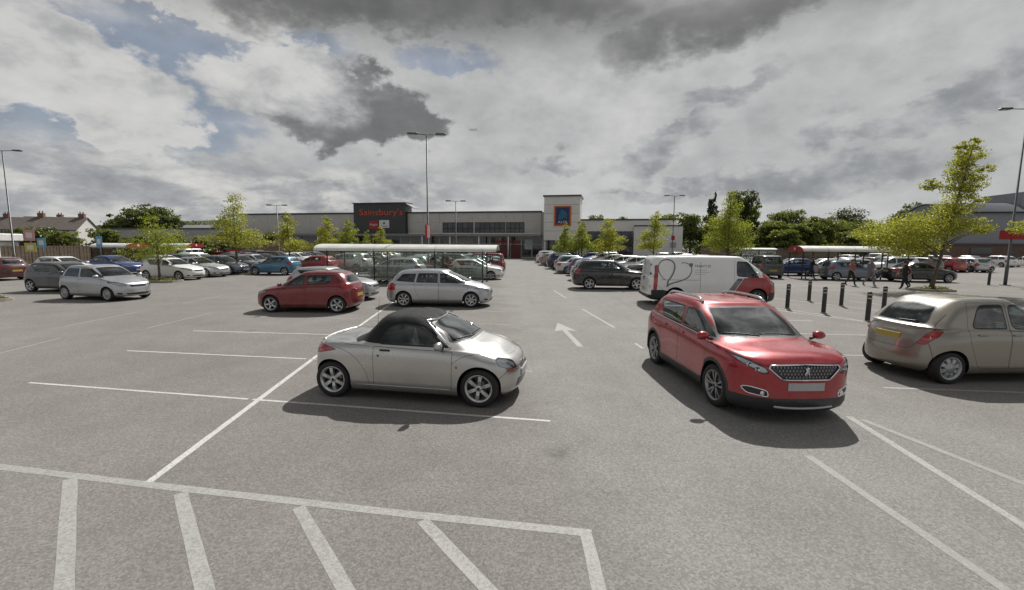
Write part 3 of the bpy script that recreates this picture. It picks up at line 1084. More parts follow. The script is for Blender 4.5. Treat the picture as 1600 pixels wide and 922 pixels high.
    for (zz, sg, mt) in ((pf[0], 1, M_PLATEW), (pf[1], -1, M_PLATEY)):
        xs_ = [surf_x(bm, abs(y) + .003, zz, sg) for y in np.linspace(-.26, .26, 7)]
        if any(x is None for x in xs_): continue
        flat_ = np.mean(xs_)
        vs_, fs = [], []
        for i, y in enumerate(np.linspace(-.26, .26, 7)):
            x = (xs_[i] * .75 + max(xs_, key=lambda q: q * sg) * .25) + sg * .012
            vs_ += [(x, y, zz - .055), (x, y, zz + .055), (x - sg * .03, y, zz + .055), (x - sg * .03, y, zz - .055)]
        for i in range(6):
            for k in range(4): fs.append((4 * i + k, 4 * i + (k + 1) % 4, 4 * i + 4 + (k + 1) % 4, 4 * i + 4 + k))
        fs += [(0, 1, 2, 3), (24, 25, 26, 27)]
        g = G(); g.add(vs_, fs); put('number_plate', g.mesh('number_plate', mt))
    # bulbs inside the headlamps
    for (bx, by, bz, br_) in S.get('bulbs', []):
        for s in (1, -1):
            g = G(); g.lathe([(.001, .0), (br_ * .7, .012), (br_, .035), (br_ * 1.06, .036), (br_ * 1.06, .0)], 16, 'X', (bx, s * by, bz))
            put('lamp_bulb', g.mesh('lamp_bulb', M_CHROME), near=True)
    # wipers
    if S.get('wipers', True):
        for (ya, yb) in ((.52, -.08), (-.10, -.62)):
            g = G()
            pa = []
            for t in np.linspace(0, 1, 6):
                yy = ya + (yb - ya) * t; zz = zc + .035 + .05 * t * (1 - t) + .02 * t
                xx = surf_x(bm, abs(yy), zz, 1, xmin=xh - .2)
                if xx is None or xx > xc + .03: continue
                pa.append((xx + .014, yy, zz))
            if len(pa) > 2:
                g.tube(pa, .008, 4); put('wiper', g.mesh('wiper', M_TRIM), near=True)
    for fn in S.get('more', []):
        fn(sh, put, dummy, locals())
    bm.free()
    return parts


_tri = {}


def tri_cache(bm):
    """triangles of the shell as arrays (kept while the shell is being fitted out)"""
    k = id(bm)
    if k not in _tri:
        _tri.clear()
        T = [[l.vert.co[:] for l in t] for t in bm.calc_loop_triangles()]
        _tri[k] = np.array(T)
    return _tri[k]


def surf_hit(bm, a, b, out, u, v):
    T = tri_cache(bm)
    p0, p1, p2 = T[:, 0], T[:, 1], T[:, 2]
    d = (p1[:, b] - p2[:, b]) * (p0[:, a] - p2[:, a]) + (p2[:, a] - p1[:, a]) * (p0[:, b] - p2[:, b])
    with np.errstate(divide='ignore', invalid='ignore'):
        l0 = ((p1[:, b] - p2[:, b]) * (u - p2[:, a]) + (p2[:, a] - p1[:, a]) * (v - p2[:, b])) / d
        l1 = ((p2[:, b] - p0[:, b]) * (u - p2[:, a]) + (p0[:, a] - p2[:, a]) * (v - p2[:, b])) / d
    l2 = 1 - l0 - l1
    ok = (np.abs(d) > 1e-9) & (l0 > -1e-3) & (l1 > -1e-3) & (l2 > -1e-3)
    return (l0 * p0[:, out] + l1 * p1[:, out] + l2 * p2[:, out])[ok]


def surf_x(bm, y, z, sgn, xmin=None):
    """x of the shell at (y, z), front-most (sgn=1) or rear-most (-1)"""
    h = surf_hit(bm, 1, 2, 0, y, z)
    if xmin is not None: h = h[h > xmin]
    if len(h) == 0: return None
    return float(h.max() if sgn > 0 else h.min())


def surf_z(bm, x, y):
    h = surf_hit(bm, 0, 1, 2, x, y)
    return float(h.max()) if len(h) else None


def surf_y(bm, x, z):
    h = surf_hit(bm, 0, 2, 1, x, z)
    return float(h.max()) if len(h) else None

# ------------------------------------------------------------------ the kinds of car
def circ(x, z, r, k=1.0, n=14, a0=0.0, a1=2 * PI):
    return [(x + r * math.cos(a), z + r * k * math.sin(a)) for a in np.linspace(a0, a1, n, endpoint=False)]


def hatch_lamps(S, zt=None):
    """headlamps, grille and tail lamps in the usual hatchback places"""
    zn, zd, hw = S['zn'], S['zd'], S['W'] / 2
    S.setdefault('headlamp', [('F', [(hw - .40, zn - .15), (hw - .20, zn - .15), (hw - .015, zn - .02), (hw - .03, zn + .05), (hw - .14, zn + .04), (hw - .38, zn - .06)], .03)])
    S.setdefault('grille', [('F', [(-.02, zn - .20), (.30, zn - .20), (.36, zn - .11), (-.02, zn - .11)], (0, .03, .03, 0))])
    S.setdefault('lowgrille', [('F', [(-.02, .24), (.42, .25), (.50, .33), (-.02, .33)], (0, .03, .03, 0))])
    S.setdefault('fog', [('F', [(hw - .25, .27), (hw - .13, .29), (hw - .12, .36), (hw - .25, .35)], .02)])
    S.setdefault('taillamp', [('F', [(hw - .21, zd - .28), (hw - .03, zd - .24), (hw - .045, zd + .02), (hw - .10, zd + .04), (hw - .17, zd - .02)], .03)])
    S.setdefault('gate', [(-.02, .52), (hw - .26, .52), (hw - .20, zd - .30), (hw - .19, S['H'] - .07), (-.02, S['H'] - .05)])
    return S


SPEC = {}
SPEC['hatch'] = hatch_lamps(dict(wb=2.49, L=3.885, W=1.695, H=1.475, fo=.78, zn=.74, zc=.985, bf=.90, br=1.01, zd=1.03, xc=.98, xh=.17, xr=-1.44, xd=-1.73,
                                 xB=-.08, xD=-.98, xDt=-.80, xQ=-1.36, xQt=-1.1, rt=.305, rim='five'))
SPEC['short_hatch'] = hatch_lamps(dict(wb=2.42, L=3.72, W=1.695, H=1.49, fo=.74, zn=.76, zc=1.0, bf=.91, br=1.03, zd=1.05, xc=.98, xh=.20, xr=-1.32, xd=-1.62,
                                 xB=-.08, xD=-.96, xDt=-.80, xQ=-1.26, xQt=-1.02, rt=.305, rim='five'))
SPEC['civic'] = hatch_lamps(dict(wb=2.68, L=4.285, W=1.695, H=1.475, fo=.80, zn=.76, zc=1.0, bf=.92, br=.955, zd=.97, xc=1.27, xh=.38, xr=-1.58, xd=-1.97,
                                 xB=.06, xD=-.92, xDt=-.86, xW=-.85, xWt=-.76, xQ=-1.66, xQt=-1.38, rt=.305, rim='seven', wlow=.03, platez=(.36, .70),
                                 taillamp=[('F', [(.64, .70), (.845, .66), (.84, .80), (.80, .96), (.70, .96)], .03)]))
SPEC['yaris'] = hatch_lamps(dict(wb=2.37, L=3.63, W=1.66, H=1.485, fo=.70, zn=.78, zc=1.02, bf=.94, br=.97, zd=1.0, xc=1.0, xh=.24, xr=-1.24, xd=-1.56, doors=3,
                                 xB=-.34, xQ=-1.24, xQt=-1.06, rt=.288, rim='trim', rimmat=M_ALLOYDULL, wrad=(.07, .03, .06, .06)))
SPEC['polo'] = hatch_lamps(dict(wb=2.47, L=3.97, W=1.682, H=1.45, fo=.80, zn=.78, zc=1.0, bf=.93, br=.985, zd=1.02, xc=.93, xh=.13, xr=-1.46, xd=-1.77,
                                xB=-.10, xD=-.98, xDt=-.88, xQ=-1.42, xQt=-1.24, rt=.305, rim='five'))
SPEC['saloon'] = hatch_lamps(dict(wb=2.70, L=4.56, W=1.78, H=1.44, fo=.86, zn=.74, zc=.985, bf=.91, br=.96, zd=1.0, xc=.98, xh=.14, xr=-.98, xd=-1.62, ztail=.97, xt=.12, rafter=.7, decklift=.012,
                                  xB=-.10, xD=-1.05, xDt=-.88, xQ=-1.30, xQt=-1.08, rt=.315, rim='seven', rsb=-.02, gr=3.0,
                                  gate=[(-.02, .55), (.60, .55), (.64, .70), (.66, .94), (-.02, .96)], platez=(.38, .76),
                                  taillamp=[('F', [(.56, .72), (.87, .70), (.87, .88), (.80, .93), (.58, .90)], .03)]))
SPEC['suv'] = hatch_lamps(dict(wb=2.63, L=4.42, W=1.82, H=1.66, fo=.86, zn=.93, zc=1.14, bf=1.05, br=1.11, zd=1.13, xc=.95, xh=.25, xr=-1.78, xd=-2.07, gc=.21,
                               xB=-.08, xD=-1.02, xDt=-.98, xQ=-1.78, xQt=-1.58, rt=.345, rim='five', tw=.215, zmid=(.48, .48, .50), zwaist=(.68, .70, .74), platez=(.46, .78), mirror=None))
SPEC['suv'].pop('mirror')
SPEC['estate'] = hatch_lamps(dict(wb=2.67, L=4.52, W=1.77, H=1.47, fo=.84, zn=.76, zc=1.0, bf=.92, br=.97, zd=.99, xc=.98, xh=.14, xr=-1.9, xd=-2.19,
                                  xB=-.10, xD=-1.02, xDt=-.98, xQ=-1.95, xQt=-1.7, rt=.315, rim='five'))
SPEC['mpv'] = hatch_lamps(dict(wb=2.60, L=4.03, W=1.68, H=1.79, fo=.72, zn=.88, zc=1.16, bf=1.06, br=1.08, zd=1.10, xc=1.22, xh=.70, xr=-1.76, xd=-1.87, wr=.70, wg=.785, gn=3.4, rafter=.35, nr=4.5, gr=5,
                               xB=.10, xD=-.86, xDt=-.84, xW=-.80, xWt=-.78, xQ=-1.68, xQt=-1.62, rt=.305, rim='trim', rimmat=M_ALLOYDULL, zmid=(.44, .44, .46), zwaist=(.66, .68, .70),
                               taillamp=[('F', [(.70, .78), (.83, .76), (.80, 1.22), (.72, 1.22)], .02)], gate=[(-.02, .50), (.60, .50), (.66, .80), (.62, 1.68), (-.02, 1.70)]))

# ---- the small silver roadster with a black soft top
SPEC['cabrio'] = dict(arcs=[(1.223, .20, .63), (-1.223, .18, .66)], seams=[((1.50, .42), (1.66, .56))], apost=-.10, apostt=-.06, wb=2.446, L=3.5, W=1.695, H=1.345, fo=0.58, zn=.72, zc=.955, bf=.865, br=.90, zd=.955, xc=1.04, xh=.37, xr=-0.5, xd=-0.86, ztail=.895, xt=.14, gc=.135,
                      nf=2.75, fa=.74, nr=3.3, rafter=.55, hx=1.02, doors=3, xB=-.50, xdf=.80, soft=True, no_rear=True, rt=.295, ra=.335, rim='six', tw=.20, flare=.022, decklift=.012, hoodlift=.055,
                      wr=.56, rsb=.015, rdrop=.035, fdrop=.085, gr=3.0, inner=.06, win_in=.075, bonnet=True,
                      wins=[[(-.42, .905), (.745, .89), (.30, 1.205), (-.10, 1.24), (-.33, 1.17)]], wrad=(.05, .03, .05, .15, .18),
                      extra=[('top', 'S', [(-1.20, .925), (.62, .88), (.30, 1.47), (-1.2, 1.47)], lambda c, n: c.z > .925 and (c.z > .97 or n.y > .3 or c.x < -.6) and (c.x > -.93), 0, None, ('body',))],
                      headlamp=[('F', [(.40, .56), (.60, .56), (.74, .64), (.72, .74), (.60, .76), (.42, .69)], .04)],
                      taillamp=[('S', [(-1.68, .70), (-1.45, .73), (-1.12, .80), (-1.36, .865), (-1.66, .865)], .04)],
                      blink=[('S', [(.86, .60), (.90, .60), (.90, .635), (.86, .635)], .012), ('F', [(.52, .52), (.66, .55), (.64, .59), (.52, .565)], .015)],
                      grille=[('F', [(-.02, .50), (.22, .50), (.30, .57), (-.02, .60)], (0, .04, .03, 0))],
                      lowgrille=[('F', [(-.02, .24), (.46, .25), (.40, .38), (-.02, .38)], (0, .04, .04, 0))],
                      platez=(.44, .56), handles=[-.30], handlemat=M_TRIM, seatx=.36, mirror=(.62, .945))

# ---- the red crossover with roof bars
_arc = [circ(x, .337, .435, 1.0, 16) for x in (1.269, -1.269)]
SPEC['crossover'] = dict(wb=2.538, L=4.159, W=1.80, H=1.53, fo=.85, zn=.925, zc=1.045, bf=.965, br=1.05, fdrop=.055, zd=1.09, xc=1.22, xh=.30, xr=-1.48, xd=-1.86, gc=.155, apost=-.07, bonpoly=None, xdf=.98, zsill=.36,
                         xB=-.08, xD=-1.0, xDt=-.92, xQ=-1.52, xQt=-1.28, rt=.328, ra=.372, rim='twin5', rimmat=M_ALLOYMID, tw=.205, zmid=(.45, .47, .48), zwaist=(.66, .68, .72), nf=2.9, fa=.70, flare=.02,
                         nose=(.10, .03, 0.0, .005, .035, .11), hoodlift=.022,
                         clad=[('S', [(-1.0, .10), (1.0, .10), (1.0, .345), (-1.0, .345)], lambda c, n: c.y > .5)] +
                              [('S', a, lambda c, n: c.y > .55 and n.y > .2) for a in _arc] +
                              [('F', [(-.05, .10), (.95, .10), (.95, .385), (-.05, .385)], lambda c, n: c.x > 1.35), ('F', [(-.05, .10), (.95, .10), (.95, .46), (-.05, .46)], lambda c, n: c.x < -1.35)],
                         headlamp=[('F', [(.50, .735), (.58, .72), (.82, .86), (.865, .945), (.76, .93), (.53, .80)], .025)],
                         grille=[('F', [(-.02, .655), (.34, .655), (.51, .81), (.48, .85), (-.02, .865)], (0, .05, .03, .02, 0))],
                         lowgrille=[('F', [(-.02, .27), (.40, .28), (.46, .39), (-.02, .39)], (0, .03, .03, 0))],
                         fog=[('F', [(.50, .40), (.74, .43), (.80, .51), (.72, .53), (.52, .49)], .035)], fogmat=M_TRIM,
                         taillamp=[('F', [(.52, .80), (.86, .80), (.84, 1.02), (.60, .98)], .03)],
                         gate=[(-.02, .62), (.60, .62), (.66, .80), (.66, 1.46), (-.02, 1.48)], platez=(.56, .84))

# ---- the rounded beige hatchback
SPEC['bubble'] = dict(wr=.565, wtop=.105, wlow=.02, wb=2.43, L=3.72, W=1.66, H=1.555, fo=.70, zn=.84, zc=1.04, bf=.97, br=1.0, zd=1.03, xc=.98, xh=.28, xr=-1.14, xd=-1.6, nr=2.5, rafter=.75, gr=2.7, rsb=.035, rdrop=.10,
                      xB=-.10, xD=-.92, xDt=-.84, xW=-.86, xWt=-.62, rt=.292, rim='trim', rimmat=M_ALLOYDULL, zwaist=(.62, .62, .60), zmid=(.42, .42, .46), wrad=(.13, .03, .06, .12), flare=.02,
                      tail=(.10, .035, 0.0, .03, .10, .16), ztail=.985, xt=.16,
                      taillamp=[('F', [(.52, .71), (.63, .69), (.735, .87), (.725, .98), (.64, .985)], .035)],
                      gate=[(-.02, .60), (.46, .60), (.53, .72), (.66, .99), (.60, 1.47), (-.02, 1.48)],
                      headlamp=[('F', [(.46, .66), (.64, .66), (.78, .80), (.72, .90), (.56, .88)], .05)],
                      grille=[('F', [(-.02, .62), (.34, .62), (.38, .72), (-.02, .72)], (0, .03, .03, 0))],
                      lowgrille=[('F', [(-.02, .24), (.42, .25), (.46, .36), (-.02, .36)], (0, .03, .03, 0))], platez=(.40, .80))

# ---- the white panel van with a red cab
SPEC['van'] = dict(hx=.42, wb=3.10, L=5.02, W=1.93, H=1.95, fo=.90, zn=.98, zc=1.27, bf=1.10, br=1.14, zd=1.15, xc=1.98, xh=1.12, xr=-2.42, xd=-2.50, wg=.935, wr=.80, sh5=.025, gn=3.2, gr=7, nr=6, rafter=.25, gc=.20,
                   xt=.05, tail=(.10, .03, 0, .01, .03, .04), ztail=1.05, rdrop=.06, van=True, doors=3, xB=.66, xdf=1.72, no_rear=True, rt=.335, ra=.39, rim='trim', rimmat=M_ALLOYDARK, tw=.21, win_in=.10,
                   zmid=(.45, .45, .45), zwaist=(.72, .74, .74), zsill=.40, seatx=.25, barrel=.01, inset=.02,
                   wins=[[(.74, 1.17), (1.60, 1.13), (1.18, 1.74), (.74, 1.76)]], wrad=(.12, .04, .07, .06),
                   clad=[('S', [(-1.10, .1), (1.10, .1), (1.10, .42), (-1.10, .42)], lambda c, n: c.y > .5), ('S', [(-2.7, .1), (-1.05, .1), (-1.05, .46), (-2.05, .62), (-2.7, .62)], lambda c, n: c.y > .72 and c.x > -2.47),
                         ('F', [(-.05, .1), (1.0, .1), (1.0, .56), (-.05, .56)], lambda c, n: c.x > 1.95), ('F', [(-.05, .1), (1.0, .1), (1.0, .42), (-.05, .42)], lambda c, n: c.x < -2.40)],
                   extra=[('stripe', 'S', [(.30, .42), (.56, .42), (.98, 1.10), (.78, 1.10)], lambda c, n: n.y > .3, 0, None, ('body', 'doorf')),
                          ('livery', 'S', [(.58, .42), (2.6, .42), (2.6, 1.4), (2.0, 1.4), (1.00, 1.095)], lambda c, n: c.z < 1.135 or c.x > 1.75, 0, None, ('body', 'doorf'))],
                   headlamp=[('F', [(.56, .80), (.80, .80), (.95, 1.0), (.92, 1.12), (.80, 1.08), (.60, .92)], .03)],
                   grille=[('F', [(-.02, .76), (.48, .76), (.52, .84), (-.02, .86)], (0, .03, .03, 0))],
                   taillamp=[('S', [(-2.40, .62), (-2.26, .62), (-2.20, 1.52), (-2.27, 1.60), (-2.36, 1.56)], .03)], second_bonnet=True,
                   gate=None, platez=(.50, .62), handles=[.86], handlemat=M_TRIM, mirror=(1.42, 1.30))
SPEC['van'].pop('gate')


# ---- extra fittings
def more_cabrio(sh, put, dummy, L):
    bm = sh.bm
    g = G()   # bright windscreen surround
    C = sh.C; m1 = sh.marks[0]
    jj = m1 + 5
    path = [tuple(C[7][jj] + np.array([-.01, .006, .01])), tuple(C[8][jj] * .5 + C[7][jj] * .5 + np.array([.0, .014, 0])), tuple(C[8][jj] + np.array([.0, .010, 0])), tuple(C[9][m1 + 3] + np.array([.0, .006, .0]))]
    top = [tuple(C[9][j] + np.array([.004, 0, .004])) for j in range(m1 + 1, -1, -2)]
    half = path + top
    full = half + [(p[0], -p[1], p[2]) for p in half[::-1]]
    g.tube(full, .022, 6)
    put('windscreen_frame', g.mesh('windscreen_frame', [M_CHROME]))
    g = G()
    g.tube([(-1.13, .62, .93), (-1.14, .62, 1.02), (-1.10, .62, 1.44)], [.012, .004, .003], 5)
    put('aerial', g.mesh('aerial', M_TRIM))
    g = G()   # boot lip spoiler
    pts = []
    for t in np.linspace(-1, 1, 13):
        y = .58 * t
        x = surf_x(bm, abs(y), .86, -1) or -1.6
        pts.append((x + .02 + .02 * t * t, y, .905 - .02 * t * t))
    g.tube(pts, .024, 6); put('boot_spoiler', g.mesh('boot_spoiler', [dummy]), painted=True)
    g = G()   # lock barrel
    y = surf_y(bm, -.40, .735)
    if y:
        for s in (1, -1):
            g = G(); g.lathe([(.001, .004), (.016, .004), (.016, -.01)], 10, 'Y', (-.41, 0, .735)); g.v = [(a, s * (b + y + .002), c) for a, b, c in g.v]
            put('door_lock', g.mesh('door_lock', M_TRIM), near=True)
    g = G()   # chrome bar on the nose and sill strips
    x = surf_x(bm, .05, .545, 1)
    g.ball((x + .005, 0, .60), (.012, .055, .026), 0); put('emblem', g.mesh('emblem', M_CHROME), near=True)
    for s in (1, -1):
        pts = []
        for xx in np.linspace(-.78, .78, 9):
            y = surf_y(bm, xx, .255)
            if y: pts.append((xx, s * (y + .002), .255))
        g = G(); g.tube(pts, .010, 5); put('sill_strip', g.mesh('sill_strip', M_ALLOYDULL), near=True)


def more_crossover(sh, put, dummy, L):
    bm = sh.bm
    C = sh.C
    for s in (1, -1):   # roof bars
        pts = []
        for t in np.linspace(0, 1, 17):
            x = .16 - 1.52 * t
            y = .585 - .02 * math.cos(PI * t) ** 2
            z = surf_z(bm, x, y) or 1.48
            pts.append((x, s * y, z + .008 + .048 * min(1, math.sin(PI * t) * 3.2)))
        g = G(); g.tube(pts, .022, 8); put('roof_bar', g.mesh('roof_bar', M_CHROME))
    # grille: chrome outline and rows of pegs
    ol = [(0, .865), (.48, .85), (.51, .81), (.34, .655), (0, .655)]
    pts = []
    for i in range(len(ol) - 1):
        for t in np.linspace(0, 1, 5):
            y = ol[i][0] + (ol[i + 1][0] - ol[i][0]) * t; z = ol[i][1] + (ol[i + 1][1] - ol[i][1]) * t
            x = surf_x(bm, y + .001, z, 1)
            if x: pts.append((x + .006, y, z))
    full = pts + [(p[0], -p[1], p[2]) for p in pts[::-1]]
    g = G(); g.tube(full, .011, 5); put('grille_frame', g.mesh('grille_frame', M_CHROME))
    STUD = G().box((0, 0, 0), (.012, .020, .026), 0, 0, None, .004).mesh('grille_stud', M_ALLOYMID)
    for r in range(4):
        z = .690 + r * .045
        n = 8 + r
        for k in range(-n, n + 1):
            y = k * .047 + (.023 if r % 2 else 0)
            if abs(y) > .31 + (z - .67) * .95: continue
            x = surf_x(bm, abs(y), z, 1)
            if x is None: continue
            put('grille_stud', STUD, None, (x - .004, y, z), near=True)
    g = G()   # standing-lion sized badge, as a plain upright shield of bars
    x = surf_x(bm, .02, .77, 1)
    for (a, b, c, d) in ((-.025, .825, .01, .74), (.025, .825, -.01, .785), (-.03, .75, .03, .785), (.0, .835, .0, .71), (.025, .765, .03, .71), (-.018, .765, -.03, .71)):
        g.tube([(x + .012, a, b), (x + .012, c, d)], .008, 5)
    put('emblem', g.mesh('emblem', M_CHROME), near=True)
    for s in (1, -1):   # fog lamp ring and lamp
        cx = .63; pts = []
        for (y, z) in rounded([(.50, .40), (.74, .43), (.80, .51), (.72, .53), (.52, .49)], .035, 3):
            x = surf_x(bm, y, z, 1)
            if x: pts.append((x + .004, s * y, z))
        if pts:
            pts.append(pts[0]); g = G(); g.tube(pts, .010, 5, cap=False); put('fog_light_frame', g.mesh('fog_light_frame', M_CHROME), near=True)
        x = surf_x(bm, .57, .45, 1)
        g = G(); g.lathe([(.001, .012), (.03, .008), (.034, .0)], 14, 'X', (x, s * .57, .45)); put('fog_light', g.mesh('fog_light', M_REFLECT), near=True)
        for (by, bz, rr_) in ((.63, .775, .032), (.72, .83, .028)):
            x = surf_x(bm, by, bz, 1)
            if x:
                g = G(); g.lathe([(.001, .0), (rr_ * .6, .004), (rr_, .016), (rr_ * 1.1, .016), (rr_ * 1.1, -.01)], 16, 'X', (x - .028, s * by, bz)); put('lamp_bulb', g.mesh('lamp_bulb', M_CHROME), near=True)
        # chrome line under the side glass
        pts = []
        for xx in np.linspace(-1.55, .82, 22):
            z = float(np.interp(xx, [-1.86, 0, 1.22], [1.05, 1.0075, .965])) + .026
            y = surf_y(bm, xx, z)
            if y: pts.append((xx, s * (y + .003), z))
        g = G(); g.tube(pts, .008, 5); put('window_strip', g.mesh('window_strip', M_CHROME), near=True)
    pts = []
    for t in np.linspace(-1, 1, 15):
        y = .42 * t; x = surf_x(bm, abs(y), .255, 1)
        if x: pts.append((x + .006, y, .245 + .02 * t * t))
    g = G(); g.tube(pts, .018, 6); put('skid_plate', g.mesh('skid_plate', M_ALLOYDULL), near=True)


def more_van(sh, put, dummy, L):
    bm = sh.bm
    # line drawing of two leaves and lettering on the left and right flank
    def flank(path, r, name, mat):
        for s in (1, -1):
            pts = []
            for (x, z) in path:
                y = surf_y(bm, x, z)
                if y: pts.append((x, s * (y + .007), z))
            g = G()
            vs_, fs = [], []
            n = len(pts)
            for i, p in enumerate(pts):
                a = Vector(pts[max(i - 1, 0)]); b = Vector(pts[min(i + 1, n - 1)])
                t = (b - a).normalized(); nn = Vector((0, s, 0)).cross(t).normalized() * r[i if i < len(r) else -1]
                vs_ += [Vector(p) + nn, Vector(p) - nn]
            fs = [(2 * i, 2 * i + 1, 2 * i + 3, 2 * i + 2) for i in range(n - 1)]
            g.add(vs_, fs); put(name, g.mesh(name, mat))
    grey = simple('livery_grey', (.17, .18, .19), .4, 0, .1)

    def bez(pts, n=26):
        P_ = [Vector(p) for p in pts]; out = []
        for seg in range((len(P_) - 1) // 3):
            a, b, c, d = P_[3 * seg:3 * seg + 4]
            for i in range(n):
                t = i / (n - 1)
                out.append(tuple(a * (1 - t) ** 3 + b * 3 * t * (1 - t) ** 2 + c * 3 * t * t * (1 - t) + d * t ** 3))
        return out
    flip = 1
    loop = bez([(-1.94, 1.01), (-2.37, 1.31), (-2.27, 1.81), (-1.89, 1.80), (-1.46, 1.78), (-1.56, 1.31), (-1.84, 0.98), (-1.86, 0.91), (-1.86, 0.81), (-1.88, 0.74)])
    flank(loop, [.012 + .018 * min(1, i / 40) for i in range(len(loop))], 'livery_line', grey)
    lp2 = bez([(-1.88, 0.76), (-1.80, 0.91), (-1.42, 0.91), (-1.10, 1.11), (-0.90, 1.31), (-0.88, 1.58), (-1.18, 1.68), (-1.24, 1.69), (-1.29, 1.68), (-1.35, 1.67)])
    flank(lp2, [.03 - .016 * min(1, i / 50) for i in range(len(lp2))], 'livery_line', grey)
    # small name block and lettering
    for s in (1, -1):
        y = surf_y(bm, -.55, 1.55)
        g = G(); g.box((-.98, s * (y + .004), 1.60), (.13, .008, .13)); put('livery_mark', g.mesh('livery_mark', grey), near=True)
        word = text_mesh('MARCUS', .155, .003)
        o_ = put('lettering', word, None, (-.84 if s < 0 else .0, s * (surf_y(bm, 0.0, 1.56) + .004), 1.50), (PI / 2, 0, 0 if s < 0 else PI))
        for (x0, x1, z, h) in ((-.84, -.40, 1.40, .018), (-.84, -.30, 1.32, .018), (-.84, -.44, 1.24, .018)):
            g = G(); g.box(((x0 + x1) / 2, s * (surf_y(bm, 0, z) + .002), z), (x1 - x0, .004, h)); put('livery_line', g.mesh('livery_line', simple('livery_pale', (.42, .43, .44), .4)), near=True)
        g = G()   # sliding door seam and rail
        pts = [(-.62, s * (surf_y(bm, -.62, z) + .001), z) for z in np.linspace(.46, 1.72, 9)]
        g.tube(pts, .005, 4); put('door_seam', g.mesh('door_seam', M_SEAL), near=True)
        pts = [(x, s * (surf_y(bm, x, 1.02) + .002), 1.02) for x in np.linspace(-2.1, -.64, 9)]
        g = G(); g.tube(pts, .010, 4); put('door_rail', g.mesh('door_rail', M_ALLOYDULL), near=True)
        for (zz, rr_) in ((.80, .05), (1.0, .05)):
            pass
        g = G()   # white edge line of the coloured cab
        pts = []
        for t in np.linspace(0, 1, 8):
            xx, zz = .57 + .42 * t, .43 + .66 * t
            y = surf_y(bm, xx, zz); pts.append((xx, s * (y + .003), zz))
        g.tube(pts, .014, 4); put('livery_line', g.mesh('livery_line', simple('livery_white', (.75, .75, .74), .4)), near=True)
    # rear doors: seam, two handles, hinges
    g = G(); g.box((-2.535, 0, 1.15), (.01, .012, 1.35)); put('door_seam', g.mesh('door_seam', M_SEAL), near=True)
    for s in (1, -1):
        for zz in (.75, 1.25, 1.6):
            g = G(); g.box((-2.50, s * .86, zz), (.05, .03, .09), bev=.01); put('hinge', g.mesh('hinge', M_TRIM), near=True)
    g = G(); g.box((-2.545, .10, 1.02), (.03, .05, .16), bev=.01); put('door_handle', g.mesh('door_handle', M_TRIM), near=True)
    g = G(); g.box((-2.54, 0, .36), (.10, 1.7, .12), bev=.03); put('bumper', g.mesh('bumper', M_TRIM))


def more_bubble(sh, put, dummy, L):
    bm = sh.bm
    g = G()
    pts = []
    for t in np.linspace(0, 1, 6):
        y = .05 - .42 * t; z = 1.09 + .02 * t; x = surf_x(bm, abs(y), z, -1)
        if x: pts.append((x - .012, y, z))
    g.tube(pts, .009, 4); put('wiper', g.mesh('wiper', M_TRIM), near=True)
    for s in (1, -1):
        x = surf_x(bm, .66, .83, -1)
        g = G(); g.ball((x - .004, s * .665, .83), (.012, .03, .035), 0, 10, 6, Matrix.Rotation(s * .5, 3, 'Z')); put('reversing_light', g.mesh('reversing_light', M_REDPALE), near=True)
    g = G(); x = surf_x(bm, .02, .93, -1); g.box((x - .012, 0, .90), (.02, .30, .028), bev=.006); put('gate_trim', g.mesh('gate_trim', [dummy]), painted=True, near=True)


SPEC['cabrio']['tx'] = .75
SPEC['bubble']['tx'] = .72
SPEC['cabrio']['more'] = [more_cabrio]
SPEC['crossover']['more'] = [more_crossover]
SPEC['van']['more'] = [more_van]
SPEC['bubble']['more'] = [more_bubble]


def text_mesh(s, size, depth, mat=None):
    cu = bpy.data.curves.new('lettering', 'FONT')
    cu.body = s; cu.size = size; cu.extrude = depth
    cu.resolution_u = 3
    o = bpy.data.objects.new('lettering', cu); COL.objects.link(o)
    bpy.context.view_layer.update()
    me = bpy.data.meshes.new_from_object(o.evaluated_get(bpy.context.evaluated_depsgraph_get()))
    bpy.data.objects.remove(o, do_unlink=True); bpy.data.curves.remove(cu)
    me.materials.clear(); me.materials.append(mat or simple('livery_grey', (.17, .18, .19), .4, 0, .1))
    return me


MODEL = {}


def model(kind):
    if kind not in MODEL: MODEL[kind] = car_model(SPEC[kind])
    return MODEL[kind]


CARNAME = dict(short_hatch='hatchback_car', hatch='hatchback_car', civic='hatchback_car', yaris='hatchback_car', polo='hatchback_car', saloon='saloon_car', suv='sport_utility_car', estate='estate_car',
               mpv='people_carrier', cabrio='convertible_car', crossover='crossover_car', bubble='hatchback_car', van='panel_van')


def place_car(kind, x, y, heading, pm, label, cat='car', group=None, near=True, second=None, skip=(), steer=0.0, scale=1.0):
    """heading in degrees, 0 = facing +x"""
    root = empty(CARNAME[kind], (x, y, 0.004), R(heading))
    tag(root, label, cat, group)
    root.scale = (scale, scale, scale)
    objs = []
    for (name, me, par, loc, rot, painted, nearonly, lab) in model(kind):
        if (nearonly and not near) or name in skip:
            objs.append(None); continue
        p = root if par is None or objs[par] is None else objs[par]
        o = link(name, me, p, loc, rot)
        if name == 'wheel' and steer and loc[0] > 0:
            o.rotation_euler = (0, 0, rot[2] + R(steer))
        if painted:
            o.material_slots[0].link = 'OBJECT'
            o.material_slots[0].material = second if painted == 'second' and second else pm
        objs.append(o)
    return root

